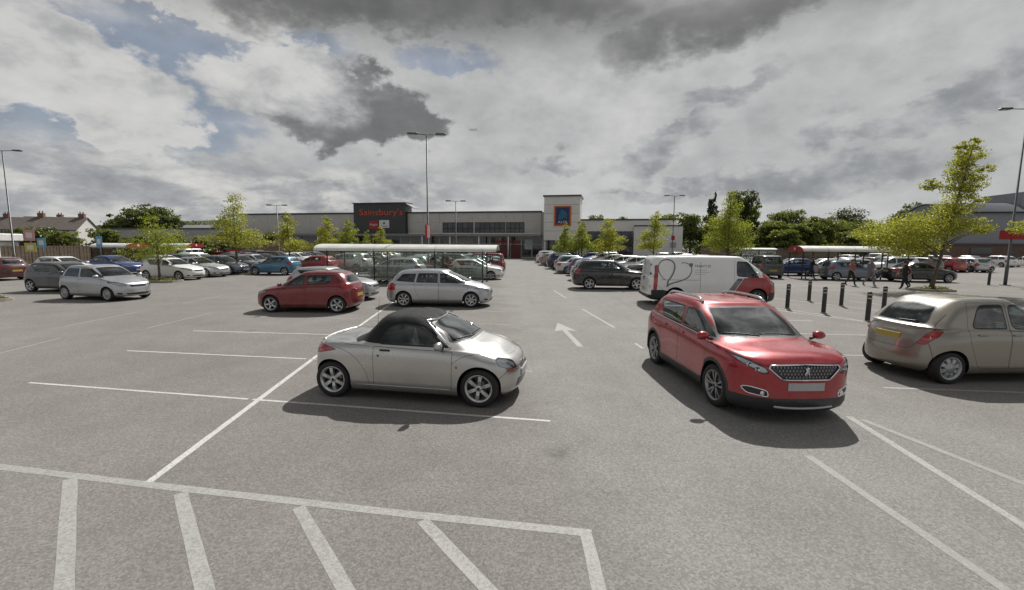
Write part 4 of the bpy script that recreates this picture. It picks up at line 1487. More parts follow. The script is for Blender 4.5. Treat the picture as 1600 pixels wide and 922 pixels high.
# ------------------------------------------------------------------ the setting: ground and painted markings
def mat_asphalt():
    m, g, b, out = base_mat('asphalt')
    p = g.pos()
    cell = g.voro(p, 62.0, 'Color')
    grit = g.sep(cell)[0]
    fine = g.noise(p, 34.0, 4, .7)
    patch = g.noise(p, .16, 5, .6)
    mid = g.noise(p, .9, 5, .62, .3)
    x, y, z = g.sep(p)
    c = g.ramp(patch, [(.3, (.178, .167, .153)), (.55, (.206, .196, .183)), (.75, (.230, .222, .209))])
    # the driven aisle is worn paler and greyer than the bays
    ax = g.math('ADD', x, g.math('MULTIPLY', y, .06))
    aisle = g.math('MULTIPLY', g.smooth(g.math('ADD', ax, g.math('MULTIPLY', g.math('SUBTRACT', mid, .5), 1.6)), .3, 1.5), g.smooth(ax, 9.0, 4.5))
    c = g.mix(g.math('MULTIPLY', aisle, .75), c, (.234, .231, .221))
    c = g.mix(1.0, c, g.ramp(mid, [(.25, (.86, .86, .86)), (.75, (1.10, 1.10, 1.10))]), 'MULTIPLY')
    c = g.mix(1.0, c, g.ramp(grit, [(.0, (.76, .76, .76)), (.5, (.98, .98, .98)), (1.0, (1.24, 1.24, 1.23))]), 'MULTIPLY')
    c = g.mix(1.0, c, g.ramp(fine, [(.25, (.84, .84, .84)), (.75, (1.13, 1.13, 1.13))]), 'MULTIPLY')
    # oil drips and old tyre scuffs
    wob = g.vmath('ADD', p, g.vmath('SCALE', g.noise(p, 2.2, 3, .6, col=True), .55))
    drip = g.voro(wob, .42)
    dm = g.math('MULTIPLY', g.smooth(drip, .10, .03), g.smooth(g.noise(p, 6, 4, .6), .38, .6, .2, 1.0))
    c = g.mix(g.math('MULTIPLY', dm, .5), c, (.085, .08, .075))
    track = g.noise(g.vmath('MULTIPLY', p, (2.6, .07, 1)), 1.0, 4, .6)
    c = g.mix(g.math('MULTIPLY', g.smooth(track, .52, .70, 0, .30), g.smooth(ax, -.5, 1.0)), c, (.165, .163, .157))
    blot = g.noise(p, .45, 4, .65)
    c = g.mix(g.smooth(blot, .55, .75, 0, .30), c, (.150, .142, .130))
    scuff = g.noise(g.vmath('MULTIPLY', p, (.55, .10, 1)), 1.3, 5, .65, .6)
    c = g.mix(g.smooth(scuff, .60, .78, 0, .22), c, (.13, .125, .118))
    g.put(b.inputs['Base Color'], c)
    b.inputs['Roughness'].default_value = .93
    b.inputs['Specular IOR Level'].default_value = .28
    g.put(b.inputs['Normal'], g.bump(g.math('ADD', g.math('MULTIPLY', grit, .6), fine), .45, .006))
    return m


def mat_paint(name, col, wear):
    """road paint: chipped down to the stone beneath"""
    m, g, b, out = base_mat(name)
    p = g.pos()
    grit = g.sep(g.voro(p, 62.0, 'Color'))[0]
    n = g.noise(p, 9.0, 6, .7)
    n2 = g.noise(p, .7, 3, .6)
    k = g.math('ADD', g.math('ADD', g.math('MULTIPLY', n, .55), g.math('MULTIPLY', grit, .28)), g.math('MULTIPLY', n2, .35))
    worn = g.smooth(k, wear - .10, wear + .14, 0, .78)
    c = g.mix(worn, col, (.235, .225, .21))
    c = g.mix(1.0, c, g.ramp(g.noise(p, 30, 4, .7), [(.25, (.80, .80, .80)), (.75, (1.1, 1.1, 1.1))]), 'MULTIPLY')
    g.put(b.inputs['Base Color'], c)
    b.inputs['Roughness'].default_value = .75
    g.put(b.inputs['Normal'], g.bump(grit, .3, .004))
    return m


M_ASPHALT = mat_asphalt()
M_LINE = mat_paint('line_paint', (.54, .535, .52), .68)
M_LINEOLD = mat_paint('line_paint_worn', (.345, .34, .33), .60)
M_LINEFAINT = mat_paint('line_paint_faint', (.295, .288, .275), .54)

gnd = G()
gnd.add([(-1600, -60, 0), (1600, -60, 0), (1600, 2600, 0), (-1600, 2600, 0)], [(0, 1, 2, 3)])
ground = tag(gnd.build('ground', M_ASPHALT), 'grey asphalt car park surface with worn paint', None, None, 'structure')

_lv = [0]


def line(p, q, w, mat=None, name='bay_line'):
    """a painted strip between two points on the ground, with slightly uneven edges"""
    p = Vector((p[0], p[1])); q = Vector((q[0], q[1])); d = q - p
    n = Vector((-d.y, d.x)).normalized()
    k = max(2, int(d.length / .25))
    rnd = random.Random(int(p.x * 131 + p.y * 17 + q.x * 7))
    _lv[0] = (_lv[0] + 1) % 40
    z = .0014 + .00005 * _lv[0]
    vs_ = []
    for i in range(k + 1):
        c = p + d * i / k
        for s in (-1, 1):
            o = c + n * s * (w / 2 + rnd.uniform(-.0035, .0035))
            vs_.append((o.x, o.y, z))
    g = G(); g.add(vs_, [(2 * i, 2 * i + 2, 2 * i + 3, 2 * i + 1) for i in range(k)])
    return g.build(name, mat or M_LINE, ground)


# the hatched corner in front
top = [(-8.6, 5.28), (-5.7, 4.74), (-3.76, 4.39), (-.81, 3.89), (.71, 3.65)]
for a, b in zip(top[:-1], top[1:]): line(a, b, .105, M_LINEOLD, 'hatch_line')
line((.66, 3.66), (.64, 2.2), .105, M_LINEOLD, 'hatch_line')
for a, b in (((-4.67, 4.50), (-3.0, 2.74)), ((-3.31, 4.24), (-1.9, 2.63)), ((-2.02, 4.01), (-.75, 2.45)), ((-.80, 3.82), (.30, 2.42)), ((-6.0, 4.75), (-4.1, 2.85)), ((-7.4, 5.0), (-5.3, 2.9))):
    line(a, b, .115, M_LINEOLD, 'hatch_line')
# the long white line down the middle of the double row, and the bays on both sides
line((-3.79, 4.44), (-4.32, 9.56), .088); line((-4.32, 9.56), (-5.06, 18.51), .088); line((-5.06, 18.51), (-5.55, 25.2), .088)
BAYS = [((-8.57, 7.73), (-4.2, 6.96), (.56, 6.15)), ((-8.89, 10.13), (-4.43, 9.5), (.42, 8.66)), ((-9.04, 12.52), (-4.75, 12.1), (.20, 11.22)), ((-8.95, 15.2), (-4.9, 14.7), (-.03, 13.85)),
        ((-9.2, 17.9), (-5.1, 17.4), (-.2, 16.5)), ((-9.4, 20.6), (-5.2, 20.1), (-.35, 19.3)), ((-9.6, 23.3), (-5.4, 22.8), (-.5, 22.0))]
for i, (a, b, c) in enumerate(BAYS):
    line(a, (b[0] - .03, b[1] + .005), .058, M_LINE if i < 3 else M_LINEOLD); line((b[0] + .05, b[1] - .008), c, .058, M_LINEOLD if i != 0 else M_LINE)
for j in range(20):
    y0 = 30.6 + 2.5 * j
    line((-9.9 - .05 * j, y0 + .7), (-1.0 - .06 * j, y0 - .6), .08, M_LINEOLD)
    line((3.6 - .05 * j, y0 - 6), (13.8 - .05 * j, y0 - 7.4), .08, M_LINEOLD)
    line((-30.6, y0 + 2.6), (-21.2, y0 + 1.2), .08, M_LINEOLD)
# faint old lines on the left aisle
for a, b in (((-13.21, 13.06), (-13.41, 15.82)), ((-10.62, 12.85), (-10.72, 15.79)), ((-11.3, 9.0), (-11.74, 11.46)), ((-13.5, 18.2), (-13.7, 21.0)), ((-21.5, 15.4), (-16.4, 14.2))):
    line(a, b, .08, M_LINEFAINT)
# right side: lane edge, dashes, bays
line((3.57, 5.14), (3.67, 2.4), .10, M_LINEFAINT, 'lane_line')
line((5.0, 6.4), (4.65, 3.8), .10, M_LINEOLD, 'lane_line'); line((5.11, 6.28), (5.55, 4.2), .10, M_LINEFAINT, 'lane_line')
line((4.65, 3.8), (4.45, 2.4), .10, M_LINEOLD, 'lane_line')
for a, b in (((2.76, 17.4), (3.13, 13.47)), ((3.17, 11.3), (3.2, 10.7)), ((2.3, 24.5), (2.55, 21.0))):
    line(a, b, .085, M_LINEOLD, 'lane_dash')
for a, b in (((6.65, 7.78), (11.2, 7.35)), ((6.3, 10.3), (11.4, 9.9)), ((6.1, 12.9), (11.0, 12.5)), ((6.0, 15.3), (10.2, 15.0))):
    line(a, b, .08, M_LINEOLD)
# walkway between the bollards
for a, b in (((10.4, 19.0), (12.3, 14.2)), ((12.3, 22.6), (14.9, 16.6)), ((9.3, 19.4), (12.15, 14.4)), ((15.6, 20.6), (19.0, 14.4)), ((17.6, 24.0), (22.5, 15.5)), ((15.2, 25.6), (27.0, 26.4)), ((14.4, 28.6), (30.0, 29.6))):
    line(a, b, .10, M_LINEOLD, 'walkway_line')
# direction arrow on the aisle
g = G()
s_ = Vector((1.70, 10.85)); t_ = Vector((1.48, 14.25)); d_ = (t_ - s_); L0 = d_.length; d_.normalize(); n_ = Vector((-d_.y, d_.x))
pl = [(0, -.075), (L0 * .62, -.075), (L0 * .58, -.33), (L0, 0), (L0 * .58, .33), (L0 * .62, .075), (0, .075)]
P3 = [(*(s_ + d_ * a + n_ * b), .0036) for a, b in pl]
g.add(P3, [(0, 1, 5, 6), (1, 2, 3), (3, 4, 5), (1, 3, 5)])
g.build('direction_arrow', M_LINEOLD, ground)

# ------------------------------------------------------------------ far verge: grassy strip and rise behind the building
M_GRASSY = simple('rough_grass', (.075, .095, .032), .95, 0, .4, .8, .4, 12)


def hill(name, pts, depth, mat):
    """a low rounded rise: a ridge profile swept back from the viewer"""
    g = G()
    vs_, fs = [], []
    n = len(pts)
    prof = [(0, 0), (.3, .55), (.6, .9), (1.0, 1.0), (1.5, .8), (2.2, 0)]
    for (x, y, h) in pts:
        for (a, b) in prof: vs_.append((x, y + a * depth, h * b - .05))
    k = len(prof)
    for i in range(n - 1):
        for j in range(k - 1):
            fs.append((i * k + j, (i + 1) * k + j, (i + 1) * k + j + 1, i * k + j + 1))
    g.add(vs_, fs, 0, True)
    return tag(g.build(name, mat), None, None, None, 'structure')


hill('hills', [(-420, 380, 16), (-330, 370, 22), (-240, 360, 24), (-170, 365, 21), (-100, 370, 17), (0, 380, 14), (120, 380, 15), (230, 370, 17), (340, 360, 16), (460, 370, 12)], 60, simple('far_woodland', (.040, .055, .028), .95, 0, .5, .05, .5, .2))

# ------------------------------------------------------------------ the retail building
def mat_cladding(name, col, pitch=.30, depth=.25, rough=.5):
    m, g, b, out = base_mat(name)
    p = g.coord('Object')
    n = g.noise(p, .7, 5, .6)
    streak = g.noise(g.vmath('MULTIPLY', p, (3.0, 3.0, .18)), 1.0, 5, .65)
    c = g.ramp(n, [(.3, tuple(v * .93 for v in col)), (.7, tuple(min(1, v * 1.05) for v in col))])
    c = g.mix(g.smooth(streak, .55, .8, 0, .22), c, tuple(v * .6 for v in col))
    g.put(b.inputs['Base Color'], c)
    z = g.sep(p)[2]
    w = g.math('SINE', g.math('MULTIPLY', z, 2 * PI / pitch))
    g.put(b.inputs['Normal'], g.bump(w, depth, .02))
    b.inputs['Roughness'].default_value = rough
    b.inputs['Metallic'].default_value = .15
    return m


M_CLAD = mat_cladding('wall_cladding', (.47, .455, .43))
M_CLADPALE = mat_cladding('pale_cladding', (.66, .64, .60), .4, .12)
M_CLADDARK = mat_cladding('dark_cladding', (.046, .049, .050), .5, .1)
M_FASCIA = simple('roof_flashing', (.055, .058, .062), .45, .2, .15, 2)
M_SHOPGLASS = simple('shopfront_glass', (.012, .016, .022), .06, 0, .4, .5, spec=.8)
M_MULL = simple('mullion_grey', (.045, .047, .05), .5, .2)
M_WHITE = simple('white_powder_coat', (.62, .62, .60), .5, 0, .1, 3)
M_SIGNRED = simple('sign_red', (.34, .012, .020), .5, 0, .08, 3)
M_SIGNWHITE = simple('sign_white', (.62, .63, .62), .5, 0, .06, 3)
M_LETTER = simple('letter_orange_red', (.62, .07, .03), .45, 0, .12, 2)
M_BRICK = simple('red_brick', (.20, .085, .058), .9, 0, .25, 3, .4, 30)
M_CONC = simple('pale_concrete', (.34, .33, .31), .9, 0, .15, 1.5, .2, 40)

FA = math.atan(.22)
bld = empty('retail_building', (5.5, 82.0, 0), -FA)
tag(bld, 'long grey supermarket building with a dark sign tower and a pale sign tower', 'building')


def bpart(name, c, s, mat, parent=None, bev=0.0):
    g = G(); g.box(c, s, 0, 0, None, bev); return g.build(name, mat, parent or bld)


def clad_run(x0, x1, z0, z1, y, mat, n, th=.12):
    w = (x1 - x0) / n
    for i in range(n):
        bpart('cladding_panel', (x0 + w * (i + .5), y + th / 2, (z0 + z1) / 2), (w - .03, th, z1 - z0), mat)


# bulk behind the cladding
bpart('wall', (-32.0, 20.2, 4.2), (65.0, 40.0, 8.36), M_CLAD)
bpart('wall', (15.0, 18.2, 3.3), (16.4, 34.0, 6.6), M_CLADPALE)
# left wing
clad_run(-64.6, -37.6, 3.9, 8.25, -.02, M_CLAD, 8)
bpart('roof_edge', (-51.0, .1, 8.42), (27.4, .5, .30), M_FASCIA)
# dark sign tower
bpart('sign_tower', (-31.9, .55, 7.2), (10.9, 3.0, 6.0), M_CLADDARK)
bpart('roof_edge', (-31.9, .55, 10.28), (11.3, 3.5, .14), M_FASCIA)
g = G(); g.box((-25.6, .2, 9.75), (2.2, 2.6, .10), 0, 0, Matrix.Rotation(R(28), 3, 'Y')); g.build('canopy_blade', M_FASCIA, bld)


def sign_text(s, size, x, y, z, mat, width=None, parent=None, depth=.05, name='lettering'):
    me = text_mesh(s, size, depth, mat)
    lo, hi = bbox_dims(me)
    o = link(name, me, parent or bld, (x, y, z), (PI / 2, 0, 0))
    if width: o.scale = (width / (hi[0] - lo[0]), 1, 1)
    return o


sign_text("Sainsbury's", 1.65, -36.1, -.99, 7.95, M_LETTER, 9.1)
rp = bpart('sign_panel', (-33.06, -1.0, 6.08), (2.0, .10, 1.6), M_SIGNRED)
sign_text('Argos', .62, -33.9, -1.06, 5.98, M_SIGNWHITE, 1.65, depth=.02)
wp = bpart('sign_panel', (-30.82, -1.0, 6.26), (2.1, .10, 1.46), M_SIGNWHITE)
g = G(); g.box((-30.82, -1.06, 6.42), (.36, .03, .36), 0, 0, Matrix.Rotation(R(45), 3, 'Y')); g.box((-30.82, -1.065, 5.86), (1.5, .03, .10)); g.build('sign_mark', simple('sign_dark', (.04, .06, .055), .5), bld)
bpart('fascia_band', (-31.9, -.55, 4.30), (11.0, .9, .32), simple('fascia_band', (.16, .15, .15), .6))
# middle run with clerestory windows
for (x0, x1) in ((-26.4, -19.25), (-13.15, -12.85), (-7.0, -6.85), (-3.40, -.30)):
    n = max(1, round((x1 - x0) / 3.4)); clad_run(x0, x1, 4.62, 6.55, -.02, M_CLAD, n)
clad_run(-26.4, -.30, 6.57, 8.28, -.02, M_CLAD, 8)
clad_run(-26.4, -.30, 4.34, 4.60, -.06, M_CLADPALE, 4, .16)
bpart('roof_edge', (-13.4, .1, 8.44), (26.4, .5, .28), M_FASCIA)
for (x0, x1, n) in ((-19.2, -13.2, 6), (-12.8, -7.05, 6), (-6.80, -3.45, 4)):
    w = (x1 - x0) / n
    for i in range(n):
        xc_ = x0 + w * (i + .5)
        f = bpart('window', (xc_, .06, 5.58), (w - .02, .10, 1.90), M_MULL)
        bpart('pane', (xc_ - .0, -.005, 5.98), (w - .14, .04, .92), M_SHOPGLASS if (i + int(x0)) % 3 else simple('shopfront_blind', (.09, .095, .10), .4), f)
        bpart('pane', (xc_ - .0, -.005, 5.02), (w - .14, .04, .70), M_SHOPGLASS, f)
# recessed ground floor under the canopy: soffit, shopfront, posts
bpart('canopy_soffit', (-32.0, -1.2, 4.12), (64.0, 2.6, .14), M_FASCIA)
bpart('canopy_edge', (-32.0, -2.56, 4.16), (64.0, .10, .34), simple('canopy_edge', (.20, .20, .20), .5))
for i in range(32):
    x = -63.0 + 2.0 * i
    f = bpart('shopfront_bay', (x, .28, 2.05), (1.98, .10, 4.05), M_MULL)
    bpart('pane', (x, .20, 1.35), (1.82, .05, 2.3), M_SHOPGLASS, f)
    bpart('pane', (x, .20, 3.25), (1.82, .05, 1.3), M_SHOPGLASS, f)
for x in (-60, -52, -44.5, -38.5, -22.4, -16.9, -11.35, -5.85):
    g = G(); g.tube([(x, -2.4, 0), (x, -2.4, 4.1)], .13, 12); g.build('column', M_WHITE, bld)
for x in (-8.1, -6.4, -4.9):
    f = bpart('entrance_sign', (x, .10, 3.0), (1.3, .06, .42), M_SIGNRED)
bpart('entrance_door', (-7.2, .12, 1.2), (1.9, .08, 2.3), simple('door_dark_red', (.13, .012, .016), .4)); bpart('entrance_door', (-5.0, .12, 1.2), (1.9, .08, 2.3), simple('door_dark_red', (.13, .012, .016), .4))
bpart('poster', (-2.6, .10, 2.55), (1.5, .05, 1.9), simple('poster_grey', (.42, .44, .45), .5))
bpart('poster', (-15.2, .10, 3.1), (4.0, .05, 1.0), simple('poster_pale', (.30, .32, .30), .5))
bpart('poster', (-54.6, .10, 1.9), (1.4, .05, 1.3), simple('poster_blue', (.03, .10, .30), .5))
# pale sign tower
tw = bpart('sign_tower', (3.65, .6, 7.05), (6.2, 6.2, 7.5), M_CLADPALE)
for z in (4.9, 6.4, 7.9, 9.4):
    bpart('panel_joint', (3.65, -2.505, z), (6.16, .02, .035), M_FASCIA)
bpart('roof_edge', (3.65, .6, 10.92), (6.6, 6.6, .26), M_FASCIA)
bpart('tower_slot', (.545, -1.2, 7.4), (.04, .8, 2.6), M_SHOPGLASS)
for (x, y) in ((.75, -2.3), (6.5, -2.3), (3.2, -2.3)):
    g = G(); g.tube([(x, y, 0), (x, y, 3.35)], .12, 12); g.build('column', M_WHITE, bld)
bpart('shopfront_bay', (3.7, .4, 1.65), (6.0, .2, 3.3), M_SHOPGLASS)
# the framed square sign on the pale tower
sg = bpart('sign_frame', (3.80, -2.58, 7.46), (2.95, .12, 3.42), simple('sign_orange', (.50, .13, .035), .5, 0, .1, 1))
bpart('sign_border', (3.80, -2.65, 7.48), (2.50, .05, 3.02), simple('sign_deep_red', (.26, .022, .025), .5), sg).matrix_parent_inverse = Matrix()
bpart('sign_field', (3.80, -2.685, 7.50), (2.22, .05, 2.76), simple('sign_navy', (.010, .022, .085), .45), sg)
cyan = simple('sign_light_blue', (.035, .27, .42), .45)
for k in range(4):
    g = G()
    pts = []
    for t in np.linspace(0, 1, 9):
        pts.append((3.18 + .16 * k + .55 * t + .18 * math.sin(t * PI) * (k - 1.5) * .5, -2.72, 6.85 + 1.65 * t - .12 * k * t))
    g.tube(pts, .062, 5); g.build('sign_stroke', cyan, bld)
for k in range(3):
    g = G(); g.tube([(3.95, -2.72, 8.25 - .42 * k), (4.35, -2.72, 8.05 - .42 * k), (4.62, -2.72, 7.55 - .34 * k)], .055, 5); g.build('sign_stroke', cyan, bld)
sign_text('ALDI', .62, 3.02, -2.715, 6.22, M_SIGNWHITE, 1.55, depth=.02)
# right wing
clad_run(6.85, 22.3, 4.95, 6.78, -.02, M_CLADPALE, 5)
bpart('roof_edge', (14.6, .1, 6.92), (15.8, .5, .26), M_FASCIA)
nv = simple('navy_glazing', (.012, .020, .055), .1, 0, .3, .6, spec=.8)
for i in range(4):
    x = 8.0 + 1.95 * (i + .5)
    f = bpart('shopfront_bay', (x, -.05, 2.45), (1.93, .12, 4.9), M_MULL)
    bpart('pane', (x, -.13, 4.25), (1.80, .05, 1.15), nv, f); bpart('pane', (x, -.13, 1.85), (1.80, .05, 3.2), M_SHOPGLASS, f)
bpart('wall', (7.35, -.02, 2.45), (1.1, .10, 4.9), M_CLADPALE)
bk = bpart('wall', (19.9, 3.6, 2.95), (7.9, 9.4, 5.9), simple('white_render', (.60, .60, .59), .8, 0, .08, .6))
bpart('notice_board', (22.4, -1.14, 2.6), (.9, .08, .9), simple('board_grey', (.28, .28, .30), .6)); bpart('notice_board', (20.2, -1.14, 2.6), (.7, .08, .9), simple('board_blue', (.05, .12, .28), .6))
bpart('trim_strip', (19.9, -1.13, 5.82), (8.0, .10, .22), M_FASCIA)

# low neighbouring block further left
nb = empty('warehouse_block', (-78.0, 106.0, 0), -FA)
tag(nb, 'low pale grey warehouse block behind the trees, left of the supermarket', 'building')
bpart('wall', (0, 0, 2.6), (38, 16, 5.2), mat_cladding('warehouse_cladding', (.30, .31, .31), .5), nb)
bpart('roof_edge', (0, -8.0, 5.35), (38.4, .4, .3), M_FASCIA, nb)
for i in range(5):
    bpart('loading_door', (-15 + 7.2 * i, -8.06, 1.8), (3.2, .12, 3.4), simple('roller_door', (.17, .17, .18), .6), nb)

# big grey shed on the right with a brick base
shed = empty('industrial_shed', (113.7, 84.0, 0), R(-10))
tag(shed, 'large grey curved-roof industrial shed on a brick base behind the parked cars', 'building')
M_SHED = mat_cladding('shed_cladding', (.25, .26, .29), .35)
bpart('brick_base', (0, 0, 1.5), (66, 12, 3.0), simple('dull_brick', (.16, .105, .085), .9, 0, .25, 2), shed)
bpart('wall', (0, .1, 6.0), (65.6, 11.6, 6.0), M_SHED, shed)
g = G(); vs_, fs = [], []
for i in range(17):
    t = i / 16; y = -6.2 + 12.4 * t; z = 9.0 + 2.0 * math.sin(PI * t)
    vs_ += [(-33.2, y, z), (33.2, y, z), (-33.2, y, z - .25), (33.2, y, z - .25)]
for i in range(16):
    a = 4 * i
    fs += [(a, a + 1, a + 5, a + 4), (a + 2, a + 6, a + 7, a + 3), (a, a + 4, a + 6, a + 2), (a + 1, a + 3, a + 7, a + 5)]
g.add(vs_, fs, 0, True); g.build('roof', mat_cladding('shed_roof', (.14, .15, .17), .8, .1, .95), shed)
for sx in (-33.0, 32.8):
    g = G(); g.prism([(-5.8, 8.9)] + [(-5.8 + 11.6 * t, 8.95 + 1.9 * math.sin(PI * t)) for t in np.linspace(0, 1, 15)] + [(5.8, 8.9)], sx, sx + .2, 'X'); g.build('gable', M_SHED, shed)
bpart('tower_block', (-14, 0, 10.2), (12, 8, 5.0), M_SHED, shed)
for i in range(7):
    bpart('window', (-27 + 9 * i, -6.05, 1.9), (3.4, .12, 1.2), M_SHOPGLASS, shed)
bpart('eaves_strip', (0, -6.0, 3.1), (66.3, .3, .35), simple('eaves_dark', (.07, .07, .075), .6), shed)

# ------------------------------------------------------------------ trees
def mat_leaf(name, dark, light, trans=.35, scale=1.3):
    m = bpy.data.materials.new(name); m.use_nodes = True
    m.node_tree.nodes.clear(); g = NT(m.node_tree)
    out = g.n.new('ShaderNodeOutputMaterial')
    at = g.n.new('ShaderNodeAttribute'); at.attribute_name = 'tone'
    p = g.pos()
    n = g.noise(p, scale, 3, .6)
    k = g.math('ADD', g.math('MULTIPLY', n, .55), g.math('MULTIPLY', at.outputs['Fac'], .45))
    c = g.ramp(k, [(.28, dark), (.72, light)])
    d = g.n.new('ShaderNodeBsdfDiffuse'); t = g.n.new('ShaderNodeBsdfTranslucent'); gl = g.n.new('ShaderNodeBsdfGlossy')
    gl.inputs['Roughness'].default_value = .45; gl.inputs[0].default_value = (.8, .85, .7, 1)
    g.put(d.inputs[0], c)
    g.put(t.inputs[0], g.mix(.5, c, (.40, .44, .035)))
    m1 = g.n.new('ShaderNodeMixShader'); m1.inputs[0].default_value = trans
    g.l.new(d.outputs[0], m1.inputs[1]); g.l.new(t.outputs[0], m1.inputs[2])
    m2 = g.n.new('ShaderNodeMixShader'); m2.inputs[0].default_value = .05
    g.l.new(m1.outputs[0], m2.inputs[1]); g.l.new(gl.outputs[0], m2.inputs[2])
    g.l.new(m2.outputs[0], out.inputs[0])
    return m


LEAF_YOUNG = mat_leaf('leaf_bright', (.13, .17, .02), (.34, .38, .045), .55)
LEAF_YELLOW = mat_leaf('leaf_yellowish', (.20, .21, .025), (.46, .44, .055), .55)
LEAF_MID = mat_leaf('leaf_mid', (.042, .068, .016), (.15, .185, .04), .36, .5)
LEAF_DARK = mat_leaf('leaf_dark', (.022, .040, .014), (.080, .108, .036), .28, .35)
LEAF_OLIVE = mat_leaf('leaf_olive', (.055, .072, .025), (.17, .185, .06), .36, .5)
LEAF_CONIFER = mat_leaf('leaf_conifer', (.012, .022, .016), (.040, .056, .034), .15, .5)
M_BARK = simple('bark', (.115, .092, .068), .95, 0, .35, 8, .6, 30)


def foliage(name, blobs, n, size, mat, parent, seed, clump=.30, upbias=.35, origin=(0, 0, 0)):
    """leaf-sized faces gathered in clumps through the given ellipsoids (cx, cy, cz, rx, ry, rz, weight)"""
    rng = np.random.default_rng(seed)
    P, T, N = [], [], []
    wsum = sum(b[6] for b in blobs)
    for b in blobs:
        c = np.array(b[:3]); r = np.array(b[3:6])
        nb = int(n * b[6] / wsum)
        if nb < 4: continue
        nc = max(4, int(nb / 46))
        d = rng.normal(size=(nc, 3)); d /= np.linalg.norm(d, axis=1, keepdims=True)
        rad = rng.random((nc, 1)) ** .42
        cc = d * rad
        which = rng.integers(0, nc, nb)
        off = rng.normal(size=(nb, 3)) * clump * rng.uniform(.5, 1.2, (nc, 1))[which]
        off[:, 2] *= .75
        q = cc[which] + off
        ln = np.linalg.norm(q, axis=1)
        keep = ln < 1.15
        q = q[keep]; w_ = which[keep]
        P.append(c + q * r)
        tone = rng.uniform(0, 1, nc)[w_] * .6 + rng.uniform(0, 1, len(q)) * .4
        T.append(tone)
        nn = q / (np.linalg.norm(q, axis=1, keepdims=True) + 1e-6)
        N.append(nn)
    P = np.concatenate(P); T = np.concatenate(T); N = np.concatenate(N)
    k = len(P)
    nrm = N * .5 + rng.normal(size=(k, 3)) * .75; nrm[:, 2] += upbias
    nrm /= np.linalg.norm(nrm, axis=1, keepdims=True)
    a = np.cross(nrm, rng.normal(size=(k, 3))); a /= np.linalg.norm(a, axis=1, keepdims=True) + 1e-9
    b_ = np.cross(nrm, a)
    s = size * rng.uniform(.6, 1.35, (k, 1))
    fold = nrm * s * rng.uniform(-.15, .25, (k, 1))
    V = np.stack([P - a * s * .62, P + b_ * s * .34 + fold, P + a * s * .62, P - b_ * s * .34 + fold], 1).reshape(-1, 3) - np.array(origin)
    me = bpy.data.meshes.new(name)
    me.vertices.add(4 * k); me.loops.add(4 * k); me.polygons.add(k)
    me.vertices.foreach_set('co', V.astype(np.float32).ravel())
    me.loops.foreach_set('vertex_index', np.arange(4 * k, dtype=np.int32))
    me.polygons.foreach_set('loop_start', np.arange(0, 4 * k, 4, dtype=np.int32))
    at = me.attributes.new('tone', 'FLOAT', 'FACE')
    at.data.foreach_set('value', T.astype(np.float32))
    me.materials.append(mat)
    me.update()
    return link(name, me, parent)


def tree(x, y, blobs, label, leaves, size, mat, h_trunk, r, seed, group=None, lean=(0, 0), name='tree', top=None, clump=.30, cat='tree', limbs=9):
    """blobs are given relative to the base of the trunk"""
    root = empty(name, (x, y, 0)); tag(root, label, cat, group)
    rnd = random.Random(seed)
    g = G()
    tp = top or max(b[2] + b[5] * .5 for b in blobs)
    path = [(0, 0, -.05)]
    for i in range(1, 8):
        t = i / 7
        path.append((lean[0] * t + rnd.uniform(-.03, .03) * tp * .12, lean[1] * t + rnd.uniform(-.03, .03) * tp * .12, tp * t))
    g.tube(path, [r * (1.25 if i == 0 else 1) * (1 - .88 * i / 7) for i in range(8)], 8)
    ends = []
    for k in range(limbs):
        b = blobs[k % len(blobs)]
        e = Vector((b[0] + rnd.uniform(-.6, .6) * b[3], b[1] + rnd.uniform(-.6, .6) * b[4], b[2] + rnd.uniform(-.5, .6) * b[5]))
        z0 = max(h_trunk * .8, min(tp * .85, e.z - .35 * (Vector((e.x, e.y)).length + .3)))
        t = z0 / tp; s0 = Vector((lean[0] * t, lean[1] * t, z0))
        mid = s0.lerp(e, .5) + Vector((0, 0, .06 * (e - s0).length))
        rr = r * (1 - .85 * t) * .5 + .004
        g.tube([s0, mid, e], [rr, rr * .6, rr * .2], 5)
    g.build('trunk', M_BARK, root)
    foliage('crown', blobs, leaves, size, mat, root, seed, clump)
    return root


def young(x, y, h, label, seed, mat=None, w=1.0, leaves=2600, group='young trees along the bays'):
    """young staked tree: narrow uneven crown with a thin leader"""
    rnd = random.Random(seed)
    b = []
    z = h * .38
    k = 0
    while z < h * .97:
        t = (z - h * .38) / (h * .6)
        rr = h * .235 * w * (1.0 - .72 * t) * rnd.uniform(.75, 1.2)
        a = rnd.uniform(0, 2 * PI) + k * 2.4
        b.append((math.cos(a) * rr * .65, math.sin(a) * rr * .65, z, rr, rr, h * .085 * rnd.uniform(.8, 1.3), rr ** 1.6))
        z += h * .048; k += 1
    return tree(x, y, b, label, int(leaves * 2.4), (.078 if y < 40 else .105) * max(.8, h / 5), mat or LEAF_YOUNG, h * .3, .05 + .008 * h, seed, group, (rnd.uniform(-.15, .15), 0), 'young_tree', h * .97, .34)


